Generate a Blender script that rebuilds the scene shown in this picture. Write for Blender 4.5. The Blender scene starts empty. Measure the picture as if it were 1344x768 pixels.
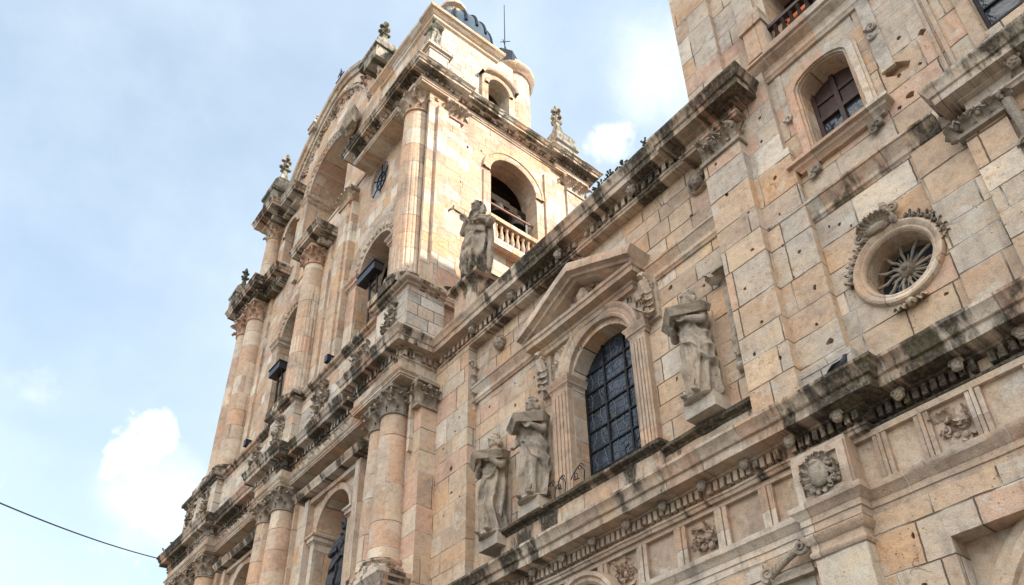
import bpy, bmesh, math, random
from mathutils import Vector, Matrix, noise, geometry

sin, cos, pi, rad = math.sin, math.cos, math.pi, math.radians
C = bpy.context.scene
COL = C.collection

# ------------------------------------------------------------------ camera
YAW, PITCH, ROLL = 0.677721, 0.567436, -0.0159428
fwd = Vector((sin(YAW)*cos(PITCH), cos(YAW)*cos(PITCH), sin(PITCH)))
rgt = Vector((cos(YAW), -sin(YAW), 0))
upv = rgt.cross(fwd)
r2 = rgt*cos(ROLL) + upv*sin(ROLL)
u2 = -rgt*sin(ROLL) + upv*cos(ROLL)
cd = bpy.data.cameras.new('camera')
cam = bpy.data.objects.new('camera', cd)
COL.objects.link(cam)
m = Matrix((( r2.x, u2.x, -fwd.x, 0), (r2.y, u2.y, -fwd.y, 0), (r2.z, u2.z, -fwd.z, 1.6), (0, 0, 0, 1)))
cam.matrix_world = m
cd.sensor_width = 36
cd.lens = 1108.05/1344*36
cd.shift_y = 195.73/1344
cd.clip_start = 0.1
cd.clip_end = 5000
C.camera = cam

# ------------------------------------------------------------------ world + sun
SUN = Vector((0.40, -0.66, 0.64)).normalized()
elev = math.asin(SUN.z)
azim = math.atan2(SUN.x, SUN.y)          # clockwise from +Y
W = bpy.data.worlds.new('World')
C.world = W
W.use_nodes = True
nt = W.node_tree
nt.nodes.clear()

def wn(t, **k):
    n = nt.nodes.new(t)
    for a, b in k.items(): setattr(n, a, b)
    return n
def dir_of(px, py):
    d = fwd + r2*((px-672)/1108.05) - u2*((py-579.73)/1108.05)
    return d.normalized()

out = wn('ShaderNodeOutputWorld')
bg = wn('ShaderNodeBackground')
bg.inputs[1].default_value = 0.13
sky = wn('ShaderNodeTexSky', sky_type='NISHITA', sun_disc=False)
sky.sun_elevation = elev
sky.sun_rotation = azim
sky.altitude = 200
sky.air_density = 1.0
sky.dust_density = 1.6
sky.ozone_density = 1.2
tc = wn('ShaderNodeTexCoord')
def wnoise(scale, detail, rough, stretch=(1, 1, 1)):
    mp = wn('ShaderNodeMapping')
    mp.inputs['Scale'].default_value = stretch
    n = wn('ShaderNodeTexNoise')
    n.inputs['Scale'].default_value = scale
    n.inputs['Detail'].default_value = detail
    n.inputs['Roughness'].default_value = rough
    nt.links.new(tc.outputs['Generated'], mp.inputs[0])
    nt.links.new(mp.outputs[0], n.inputs[0])
    return n.outputs[0]
def wramp(src, a, b):
    mr = wn('ShaderNodeMapRange', interpolation_type='SMOOTHSTEP')
    mr.inputs[1].default_value = a
    mr.inputs[2].default_value = b
    nt.links.new(src, mr.inputs[0])
    return mr.outputs[0]
def wmath(op, a, b=None):
    n = wn('ShaderNodeMath', operation=op)
    for i, s in enumerate((a, b)):
        if s is None: continue
        if isinstance(s, (int, float)): n.inputs[i].default_value = s
        else: nt.links.new(s, n.inputs[i])
    return n.outputs[0]
def lobe(px, py, a, b, vec=None):        # a soft patch of sky round one compass direction
    dp = wn('ShaderNodeVectorMath', operation='DOT_PRODUCT')
    nrm = wn('ShaderNodeVectorMath', operation='NORMALIZE')
    nt.links.new(tc.outputs['Generated'], nrm.inputs[0])
    nt.links.new(nrm.outputs[0], dp.inputs[0])
    dp.inputs[1].default_value = vec or dir_of(px, py)
    ang = wmath('ARCCOSINE', dp.outputs['Value'])
    return wramp(ang, rad(b), rad(a))
veil = wramp(wnoise(1.6, 5, 0.55, (1, 1, 1.4)), 0.30, 0.72)
wisp = wramp(wnoise(7, 8, 0.62), 0.40, 0.66)
billow = wnoise(15, 9, 0.60)
def cloud(px, py, inner, outer, gain):
    l = lobe(px, py, inner, outer)
    s = wmath('ADD', wmath('MULTIPLY', l, 1.0), wmath('MULTIPLY', wmath('SUBTRACT', billow, 0.5), gain))
    return s
cl = wramp(cloud(178, 585, 0.2, 4.2, 3.0), 0.46, 1.12)
cl2 = wmath('MULTIPLY', wramp(cloud(800, 190, 0.3, 2.9, 2.6), 0.50, 1.1), 0.8)
cl3 = wmath('MULTIPLY', wramp(cloud(60, 525, 0.2, 4.0, 2.6), 0.6, 1.3), 0.2)
cl4 = wmath('MULTIPLY', wramp(cloud(870, 90, 0.5, 6.0, 1.2), 0.25, 1.2), 0.45)
cl5 = wmath('MULTIPLY', wramp(cloud(205, 650, 0.4, 6.0, 1.2), 0.3, 1.3), 0.55)
cc = wmath('MAXIMUM', wmath('MAXIMUM', cl, wmath('MAXIMUM', cl4, cl5)), wmath('MAXIMUM', cl2, cl3))
veilf = wmath('ADD', wmath('MULTIPLY', veil, 0.36), 0.34)
veilf = wmath('ADD', veilf, wmath('MULTIPLY', wisp, 0.08))
mixv = wn('ShaderNodeMix', data_type='RGBA')
nt.links.new(veilf, mixv.inputs[0])
nt.links.new(sky.outputs[0], mixv.inputs[6])
mixv.inputs[7].default_value = (3.15, 3.68, 3.9, 1)
mixc = wn('ShaderNodeMix', data_type='RGBA')
nt.links.new(cc, mixc.inputs[0])
nt.links.new(mixv.outputs[2], mixc.inputs[6])
mixc.inputs[7].default_value = (4.9, 4.95, 5.0, 1)
# unseen bright cloud lobe, added behind the camera to light the facade
fill_cloud = wmath('MULTIPLY', lobe(0, 0, 14, 60, Vector((-0.70, -0.30, 0.80)).normalized()), wmath('ADD', wmath('MULTIPLY', billow, 0.5), 0.65))
mixb = wn('ShaderNodeMix', data_type='RGBA')
nt.links.new(fill_cloud, mixb.inputs[0])
nt.links.new(mixc.outputs[2], mixb.inputs[6])
mixb.inputs[7].default_value = (12.2, 11.8, 11.4, 1)
nt.links.new(mixb.outputs[2], bg.inputs[0])
nt.links.new(bg.outputs[0], out.inputs[0])

sd = bpy.data.lights.new('sun', 'SUN')
sd.energy = 3.8
sd.angle = rad(0.6)
sd.color = (1.0, 0.93, 0.82)
so = bpy.data.objects.new('sun', sd)
COL.objects.link(so)
so.rotation_euler = (-SUN).to_track_quat('-Z', 'Y').to_euler()
so.location = SUN*100

vs = C.view_settings
vs.view_transform = 'Standard'
vs.look = 'None'
vs.gamma = 1
vs.use_curve_mapping = False
vs.exposure = 1.30

# ------------------------------------------------------------------ materials
class NT:
    def __init__(s, name):
        s.m = bpy.data.materials.new(name)
        s.m.use_nodes = True
        s.t = s.m.node_tree
        s.t.nodes.clear()
        s.o = s.n('ShaderNodeOutputMaterial')
        s.b = s.n('ShaderNodeBsdfPrincipled')
        s.t.links.new(s.b.outputs[0], s.o.inputs[0])
    def n(s, t, **k):
        x = s.t.nodes.new(t)
        for a, b in k.items(): setattr(x, a, b)
        return x
    def put(s, sock, v):
        if isinstance(v, (int, float)): sock.default_value = v
        elif isinstance(v, tuple): sock.default_value = v if len(v) != 3 or sock.type == 'VECTOR' else (*v, 1)
        else: s.t.links.new(v, sock)
    def math(s, op, a, b=0.0, c=0.0):
        x = s.n('ShaderNodeMath', operation=op)
        s.put(x.inputs[0], a); s.put(x.inputs[1], b)
        if op in ('MULTIPLY_ADD',): s.put(x.inputs[2], c)
        return x.outputs[0]
    def mix(s, f, a, b, blend='MIX'):
        x = s.n('ShaderNodeMix', data_type='RGBA', blend_type=blend)
        s.put(x.inputs[0], f); s.put(x.inputs[6], a); s.put(x.inputs[7], b)
        return x.outputs[2]
    def step(s, v, a, b):
        x = s.n('ShaderNodeMapRange', interpolation_type='SMOOTHSTEP')
        s.put(x.inputs[0], v); s.put(x.inputs[1], a); s.put(x.inputs[2], b)
        return x.outputs[0]
    def comb(s, a, b, c):
        x = s.n('ShaderNodeCombineXYZ')
        for i, v in enumerate((a, b, c)): s.put(x.inputs[i], v)
        return x.outputs[0]
    def noise(s, v, sc, det=4, ro=0.55):
        x = s.n('ShaderNodeTexNoise')
        s.put(x.inputs['Vector'], v)
        x.inputs['Scale'].default_value = sc
        x.inputs['Detail'].default_value = det
        x.inputs['Roughness'].default_value = ro
        return x.outputs[0]
    def ramp(s, v, stops, const=False):
        x = s.n('ShaderNodeValToRGB')
        x.color_ramp.interpolation = 'CONSTANT' if const else 'LINEAR'
        e = x.color_ramp.elements
        while len(e) > 1: e.remove(e[-1])
        e[0].position = stops[0][0]; e[0].color = (*stops[0][1], 1)
        for p, c in stops[1:]:
            q = e.new(p); q.color = (*c, 1)
        s.put(x.inputs[0], v)
        return x.outputs[0]

TAN, ORG, PALE, GREY = (0.460, 0.348, 0.258), (0.477, 0.324, 0.211), (0.504, 0.436, 0.360), (0.397, 0.366, 0.325)
PINK, REP, OCH, DK = (0.458, 0.319, 0.247), (0.547, 0.511, 0.457), (0.481, 0.377, 0.278), (0.374, 0.307, 0.253)
COOL = (0.375, 0.345, 0.305)
COLPAL = [(0, (0.460, 0.348, 0.258)), (0.35, (0.482, 0.392, 0.306)), (0.65, (0.458, 0.319, 0.233)), (0.88, (0.504, 0.436, 0.360))]
STATPAL = [(0, (0.307, 0.271, 0.226)), (0.3, (0.356, 0.311, 0.257)), (0.6, (0.267, 0.236, 0.200)), (0.8, (0.325, 0.271, 0.217))]
WALLPAL = [(0, TAN), (0.14, PALE), (0.28, OCH), (0.41, ORG), (0.52, GREY), (0.60, TAN), (0.70, PINK), (0.77, REP), (0.84, OCH), (0.93, COOL), (0.97, DK)]
WARMPAL = [(0, TAN), (0.18, OCH), (0.34, PALE), (0.50, TAN), (0.64, PINK), (0.74, ORG), (0.82, PALE), (0.93, REP)]
TRIMPAL = [(0, (0.432, 0.342, 0.266)), (0.22, (0.473, 0.392, 0.311)), (0.45, (0.420, 0.308, 0.231)), (0.62, (0.485, 0.426, 0.359)), (0.80, (0.438, 0.299, 0.227)), (0.90, (0.397, 0.361, 0.316))]
GREYPAL = [(0, (0.36, 0.33, 0.28)), (0.3, (0.42, 0.39, 0.33)), (0.6, (0.33, 0.31, 0.275)), (0.8, (0.45, 0.38, 0.29))]

def stone(name, pal, h=0.62, wr=(1.0, 2.4), joints=1.0, moss=0.0, mosscol=(0.030, 0.028, 0.022), green=0.6, streak=0.0,
          bump=0.6, rust=0.12, pale=0.15, soot=0.0, vshift=0.0, even=0.0):
    s = NT(name)
    g = s.n('ShaderNodeNewGeometry')
    sp = s.n('ShaderNodeSeparateXYZ'); s.put(sp.inputs[0], g.outputs['Position'])
    sn = s.n('ShaderNodeSeparateXYZ'); s.put(sn.inputs[0], g.outputs['True Normal'])
    ny = s.math('GREATER_THAN', s.math('ABSOLUTE', sn.outputs[1]), 0.72)
    P = g.outputs['Position']
    u0 = s.math('ADD', s.math('MULTIPLY', sp.outputs[1], s.math('SUBTRACT', 1.0, ny)), s.math('MULTIPLY', sp.outputs[0], ny))
    z0 = s.math('ADD', sp.outputs[2], vshift)
    wob = s.noise(P, 1.4, 3)
    u = s.math('ADD', u0, s.math('MULTIPLY', s.math('SUBTRACT', s.noise(P, 5.0, 3), 0.5), 0.035))
    zz = s.math('ADD', z0, s.math('MULTIPLY', s.math('SUBTRACT', wob, 0.5), 0.05))
    zl = s.noise(s.comb(3.1, 1.7, z0), 0.55, 0)
    zz = s.math('ADD', zz, s.math('MULTIPLY', zl, 0.9))
    q = s.math('DIVIDE', zz, h)
    row = s.math('FLOOR', q)
    fz = s.math('FRACT', q)
    w1 = s.n('ShaderNodeTexWhiteNoise', noise_dimensions='1D'); s.put(w1.inputs['W'], s.math('ADD', row, 0.37))
    w2 = s.n('ShaderNodeTexWhiteNoise', noise_dimensions='1D'); s.put(w2.inputs['W'], s.math('ADD', row, 50.61))
    bw = s.math('MULTIPLY_ADD', w1.outputs[0], h*(wr[1]-wr[0]), h*wr[0])
    qq = s.math('DIVIDE', s.math('MULTIPLY_ADD', w2.outputs[0], 9.0, u), bw)
    # some stones are split in two
    col = s.math('FLOOR', qq)
    fq = s.math('FRACT', qq)
    w3 = s.n('ShaderNodeTexWhiteNoise', noise_dimensions='3D'); s.put(w3.inputs['Vector'], s.comb(col, row, ny))
    rnd = w3.outputs[0]
    s3 = s.n('ShaderNodeSeparateColor'); s.put(s3.inputs[0], w3.outputs[1])
    rnd2, rnd3 = s3.outputs[0], s3.outputs[1]
    dz = s.math('MULTIPLY', s.math('MINIMUM', fz, s.math('SUBTRACT', 1.0, fz)), h)
    du = s.math('MULTIPLY', s.math('MINIMUM', fq, s.math('SUBTRACT', 1.0, fq)), bw)
    dm = s.math('MINIMUM', dz, du)
    mort = s.math('SUBTRACT', 1.0, s.step(dm, 0.005, 0.019))
    c = s.ramp(rnd, pal, True)
    if even: c = s.mix(even, c, (0.475, 0.375, 0.28))
    # tone inside each stone
    n1 = s.noise(P, 0.9, 6, 0.6)
    n2 = s.noise(P, 6.5, 6, 0.65)
    n3 = s.noise(P, 38, 5, 0.7)
    # bedding veins in the sandstone, tilted per block
    vein = s.noise(s.comb(s.math('MULTIPLY', u0, 1.2), s.math('MULTIPLY', rnd2, 30.0), s.math('MULTIPLY_ADD', z0, 9.0, s.math('MULTIPLY', u0, s.math('MULTIPLY_ADD', rnd3, 6.0, -3.0)))), 1.0, 5, 0.6)
    c = s.mix(s.math('MULTIPLY', s.step(vein, 0.45, 0.75), 0.40), c, s.mix(1.0, c, (1.12, 0.86, 0.62), 'MULTIPLY'))
    c = s.mix(1.0, c, s.ramp(n2, [(0.26, (0.70, 0.66, 0.62)), (0.46, (1.0, 1.0, 1.0)), (0.76, (1.18, 1.17, 1.14))]), 'MULTIPLY')
    c = s.mix(0.7, c, s.ramp(n1, [(0.30, (0.62, 0.60, 0.61)), (0.45, (1, 1, 1)), (0.68, (1.25, 1.14, 0.98))]), 'MULTIPLY')
    c = s.mix(1.0, c, s.ramp(rnd2, [(0, (0.90, 0.90, 0.91)), (1, (1.10, 1.09, 1.08))]), 'MULTIPLY')
    if rust:
        nr = s.noise(s.comb(s.math('MULTIPLY', u0, 1.6), 4.0, s.math('MULTIPLY', z0, 1.1)), 1.0, 6, 0.65)
        c = s.mix(s.math('MULTIPLY', s.step(nr, 0.60, 0.72), rust*4), c, (0.42, 0.20, 0.075))
    if pale:
        npale = s.noise(s.comb(u0, 9.0, z0), 1.3, 7, 0.7)
        c = s.mix(s.math('MULTIPLY', s.step(npale, 0.56, 0.66), pale*3), c, (0.53, 0.50, 0.44))
    # mortar, chalky where it survives and open dark cracks elsewhere
    msel = s.step(s.noise(P, 0.8, 3), 0.44, 0.58)
    mc = s.mix(msel, (0.085, 0.062, 0.045), (0.58, 0.54, 0.47))
    if joints: c = s.mix(s.math('MULTIPLY', mort, joints*0.85), c, mc)
    if streak or soot:
        ns = s.noise(s.comb(s.math('MULTIPLY', u0, 3.4), 2.0, s.math('MULTIPLY', z0, 0.55)), 1.0, 6, 0.62)
        if streak: c = s.mix(s.math('MULTIPLY', s.step(ns, 0.52, 0.68), streak), c, (0.075, 0.07, 0.06))
        nso = s.noise(P, 2.1, 6, 0.65)
        if soot: c = s.mix(s.math('MULTIPLY', s.step(nso, 0.48, 0.66), soot), c, (0.10, 0.088, 0.072))
    if moss:
        nm = s.noise(s.comb(s.math('MULTIPLY', u0, 2.3), s.math('MULTIPLY', sp.outputs[2], 0.4), s.math('MULTIPLY', z0, 0.75)), 1.0, 5, 0.62)
        big = s.noise(P, 0.45, 3)
        nm = s.math('ADD', nm, s.math('MULTIPLY', s.math('SUBTRACT', big, 0.5), 0.8))
        up = s.math('MULTIPLY', s.math('MAXIMUM', sn.outputs[2], 0.0), 0.12)
        mk = s.step(s.math('ADD', nm, up), 0.64-0.32*moss, 0.74-0.26*moss)
        ng = s.noise(P, 1.6, 4)
        mcol = s.mix(s.math('MULTIPLY', s.step(ng, 0.52, 0.66), green), mosscol, (0.085, 0.085, 0.04))
        fine = s.step(s.noise(P, 13, 5, 0.7), 0.25, 0.60)
        c = s.mix(s.math('MULTIPLY', mk, s.math('MULTIPLY_ADD', fine, 0.38, 0.58)), c, mcol)
    vw = s.n('ShaderNodeTexVoronoi', feature='DISTANCE_TO_EDGE'); vw.inputs['Scale'].default_value = 0.42
    wv = s.n('ShaderNodeVectorMath', operation='ADD'); s.put(wv.inputs[0], P)
    tn = s.n('ShaderNodeTexNoise'); tn.inputs['Scale'].default_value = 1.7; tn.inputs['Detail'].default_value = 5; s.put(tn.inputs['Vector'], P)
    s.put(wv.inputs[1], tn.outputs['Color']); s.put(vw.inputs['Vector'], wv.outputs[0])
    crack = s.math('MULTIPLY', s.math('SUBTRACT', 1.0, s.step(vw.outputs['Distance'], 0.001, 0.008)), s.step(s.noise(P, 0.5, 2), 0.62, 0.68))
    c = s.mix(s.math('MULTIPLY', crack, 0.6), c, (0.09, 0.07, 0.055))
    # pin holes and speckle
    vo = s.n('ShaderNodeTexVoronoi'); vo.inputs['Scale'].default_value = 9
    s.put(vo.inputs['Vector'], P)
    pit = s.math('MULTIPLY', s.math('SUBTRACT', 1.0, s.step(vo.outputs[0], 0.06, 0.16)), s.step(n1, 0.50, 0.60))
    c = s.mix(s.math('MULTIPLY', pit, 0.35), c, (0.10, 0.075, 0.055))
    c = s.mix(0.8, c, s.ramp(n3, [(0.3, (0.74, 0.73, 0.72)), (0.7, (1.20, 1.20, 1.20))]), 'MULTIPLY')
    s.put(s.b.inputs['Base Color'], c)
    s.b.inputs['Roughness'].default_value = 0.93
    s.b.inputs['Specular IOR Level'].default_value = 0.18
    hgt = s.math('MULTIPLY', mort, -0.9*joints)
    hgt = s.math('ADD', hgt, s.math('MULTIPLY', rnd3, 0.5*joints))
    hgt = s.math('ADD', hgt, s.math('MULTIPLY', n2, 0.9))
    hgt = s.math('ADD', hgt, s.math('MULTIPLY', n3, 0.45))
    hgt = s.math('ADD', hgt, s.math('MULTIPLY', vein, 0.35))
    hgt = s.math('SUBTRACT', hgt, s.math('MULTIPLY', s.math('ADD', pit, crack), 1.2))
    bp = s.n('ShaderNodeBump')
    bp.inputs['Strength'].default_value = bump
    bp.inputs['Distance'].default_value = 0.045
    s.put(bp.inputs['Height'], hgt)
    s.put(s.b.inputs['Normal'], bp.outputs[0])
    return s.m

def plain(name, col, rough=0.6, metal=0.0, spec=0.4, var=0.25, sc=6, bump=0.2):
    s = NT(name)
    g = s.n('ShaderNodeNewGeometry')
    n = s.noise(g.outputs['Position'], sc, 5, 0.6)
    lo, hi = 1-var, 1+var
    c = s.mix(1.0, col, s.ramp(n, [(0.3, (lo, lo, lo)), (0.7, (hi, hi, hi))]), 'MULTIPLY')
    s.put(s.b.inputs['Base Color'], c)
    s.b.inputs['Roughness'].default_value = rough
    s.b.inputs['Metallic'].default_value = metal
    s.b.inputs['Specular IOR Level'].default_value = spec
    if bump:
        bp = s.n('ShaderNodeBump'); bp.inputs['Strength'].default_value = bump; bp.inputs['Distance'].default_value = 0.02
        s.put(bp.inputs['Height'], s.noise(g.outputs['Position'], sc*5, 4))
        s.put(s.b.inputs['Normal'], bp.outputs[0])
    return s.m

M = {}
M['wall'] = stone('ashlar_wall', WALLPAL, even=0.26, h=0.60, wr=(1.0, 2.1), soot=0.12, streak=0.24, rust=0.15, pale=0.24, bump=0.8)
M['pil'] = stone('ashlar_pilaster', WALLPAL, even=0.22, h=0.72, wr=(1.3, 2.0), soot=0.10, streak=0.18, rust=0.14, pale=0.22, vshift=0.3, bump=0.8)
M['tower'] = stone('tower_ashlar', WARMPAL, h=0.55, wr=(1.1, 2.2), soot=0.10, streak=0.10, rust=0.20, pale=0.26, joints=0.8)
M['towerlow'] = stone('tower_low_ashlar', WARMPAL, h=0.85, wr=(1.2, 2.2), soot=0.15, streak=0.08, rust=0.12, joints=0.8)
M['column'] = stone('column_drums', COLPAL, h=0.95, wr=(6, 8), soot=0.10, streak=0.10, rust=0.16, pale=0.22, joints=0.9)
M['trim'] = stone('moulded_stone', TRIMPAL, h=3.0, wr=(0.32, 0.55), soot=0.28, streak=0.30, rust=0.12, pale=0.10, joints=0.45)
M['cornice'] = stone('stained_cornice', TRIMPAL, h=3.0, wr=(0.30, 0.5), moss=0.60, soot=0.32, streak=0.40, rust=0.20, joints=0.6)
M['mosscornice'] = stone('mossy_cornice', TRIMPAL, h=3.0, wr=(0.30, 0.5), moss=0.64, soot=0.45, streak=0.5, joints=0.6)
M['topcornice'] = stone('tower_cornice', WARMPAL, h=3.0, wr=(0.26, 0.4), moss=0.58, soot=0.20, streak=0.35, rust=0.12, joints=0.6)
M['ledge'] = stone('mossy_ledge', TRIMPAL, h=3.0, wr=(0.30, 0.5), moss=1.35, soot=0.5, streak=0.5, joints=0.5)
M['panel'] = stone('panel_stone', TRIMPAL, h=4.0, wr=(2, 3), soot=0.25, streak=0.12, rust=0.16, pale=0.22, joints=0.0)
M['carve'] = stone('carved_stone', STATPAL, h=4.0, wr=(2, 3), soot=0.50, streak=0.25, rust=0.08, joints=0.0, bump=0.9)
M['carvewarm'] = stone('carved_warm_stone', TRIMPAL, h=4.0, wr=(2, 3), soot=0.40, streak=0.25, rust=0.12, joints=0.0, bump=0.9)
M['statue'] = stone('statue_stone', STATPAL, h=6.0, wr=(3, 4), soot=0.6, streak=0.55, rust=0.06, pale=0.12, joints=0.0, bump=0.8)
M['statuegreen'] = stone('lichened_statue_stone', STATPAL, h=6.0, wr=(3, 4), soot=0.4, streak=0.35, moss=0.50, joints=0.0, bump=0.8)
M['finial'] = stone('lichened_finial_stone', GREYPAL, h=6.0, wr=(3, 4), soot=0.4, streak=0.3, moss=0.75, mosscol=(0.07, 0.072, 0.045), joints=0.0, bump=0.8)
M['pedestal'] = stone('patched_pedestal_stone', [(0, PALE), (0.25, REP), (0.5, GREY), (0.68, PINK), (0.8, PALE), (0.92, TAN)], h=0.42, wr=(1.3, 2.8), soot=0.16, streak=0.12)
M['dado'] = stone('stained_dado_stone', TRIMPAL, h=3.0, wr=(0.35, 0.6), moss=0.42, soot=0.25, streak=0.45, rust=0.28, pale=0.25, joints=0.5)
M['greystone'] = stone('pale_grey_stone', [(0, (0.39, 0.36, 0.315)), (0.4, (0.36, 0.325, 0.28)), (0.7, (0.42, 0.385, 0.33))], h=1.1, wr=(1.5, 2.2), soot=0.15, streak=0.25, pale=0.2, rust=0.05)
M['attic'] = stone('limewashed_rubble', [(0, (0.50, 0.465, 0.405)), (0.4, (0.46, 0.41, 0.34)), (0.7, (0.52, 0.49, 0.44))], h=0.4, wr=(0.8, 1.8), joints=0.5, soot=0.12, streak=0.12, rust=0.03, bump=0.9)
M['inner'] = stone('shade_toned_chamber_stone', [(0, (0.11, 0.085, 0.065)), (0.5, (0.14, 0.11, 0.085))], h=0.6, wr=(1.2, 2.2), soot=0.5, streak=0.2, pale=0, rust=0.05)  # colour kept very dark to paint in the shade of the interiors
M['iron'] = plain('wrought_iron', (0.018, 0.018, 0.02), 0.55, 0.6)
M['black'] = plain('black_painted_metal', (0.012, 0.013, 0.018), 0.42, 0.0, 0.5, bump=0.05)
M['bronze'] = plain('dark_bronze', (0.035, 0.033, 0.028), 0.45, 0.7)
M['darkstatue'] = plain('blackened_bronze', (0.03, 0.032, 0.038), 0.5, 0.35, var=0.5, sc=9)
M['lead'] = plain('window_leading', (0.10, 0.105, 0.11), 0.5, 0.3)
M['wood'] = plain('dark_red_timber', (0.045, 0.022, 0.018), 0.6, var=0.4, sc=9)
M['darkwood'] = plain('weathered_dark_timber', (0.035, 0.026, 0.02), 0.95, spec=0.05)
M['rail'] = plain('reddish_timber_rail', (0.30, 0.15, 0.11), 0.6)
M['dome'] = plain('grey_lead_sheet', (0.055, 0.085, 0.115), 0.85, 0.0, spec=0.15, var=0.2, sc=3)
M['domerib'] = plain('dark_lead_roll', (0.02, 0.027, 0.04), 0.8, 0.0, spec=0.15)
M['cable'] = plain('cable_sheath', (0.012, 0.014, 0.02), 0.5, bump=0)
M['weed'] = plain('dry_weed', (0.05, 0.055, 0.025), 0.8, bump=0)
M['bird'] = plain('pigeon_feathers', (0.022, 0.026, 0.036), 0.75, var=0.5, sc=20, bump=0)
M['paving'] = stone('street_paving', [(0, (0.10, 0.095, 0.09)), (0.5, (0.14, 0.13, 0.12))], h=0.5, wr=(1, 2), pale=0, rust=0)
M['roof'] = plain('clay_roof', (0.32, 0.17, 0.10), 0.85, var=0.3)
M['orange'] = plain('orange_painted_frame', (0.55, 0.13, 0.03), 0.5)
M['cream'] = plain('whitewashed_panel', (0.72, 0.70, 0.66), 0.8, var=0.08)

def glass(name, tint, rough=0.12, sc=2.4):
    s = NT(name)
    g = s.n('ShaderNodeNewGeometry')
    vo = s.n('ShaderNodeTexVoronoi'); vo.inputs['Scale'].default_value = sc
    s.put(vo.inputs['Vector'], g.outputs['Position'])
    sc_ = s.n('ShaderNodeSeparateColor'); s.put(sc_.inputs[0], vo.outputs['Color'])
    c = s.mix(sc_.outputs[0], tuple(x*0.55 for x in tint), tuple(x*1.5 for x in tint))
    s.put(s.b.inputs['Base Color'], c)
    s.b.inputs['Roughness'].default_value = rough
    s.b.inputs['Specular IOR Level'].default_value = 0.42
    bp = s.n('ShaderNodeBump'); bp.inputs['Strength'].default_value = 0.9; bp.inputs['Distance'].default_value = 0.06
    s.put(bp.inputs['Height'], s.math('ADD', s.noise(g.outputs['Position'], 3.5, 3), s.math('MULTIPLY', sc_.outputs[1], 0.4)))
    s.put(s.b.inputs['Normal'], bp.outputs[0])
    return s.m
M['glass'] = glass('old_leaded_glass', (0.020, 0.030, 0.045))
M['oldpane'] = glass('dusty_oval_glass', (0.20, 0.215, 0.22), 0.35, 1.6)
M['pane'] = glass('window_pane', (0.035, 0.05, 0.065), 0.06)

# ------------------------------------------------------------------ mesh builder
X0 = 12.0
def FRONT(a, z, d): return (X0-d, a, z)          # street face: a along the street, d out from the wall plane
def side(Y):
    return lambda a, z, d: (a, Y-d, z)           # face towards the nave
def WORLD(a, b, c): return (a, b, c)

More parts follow.
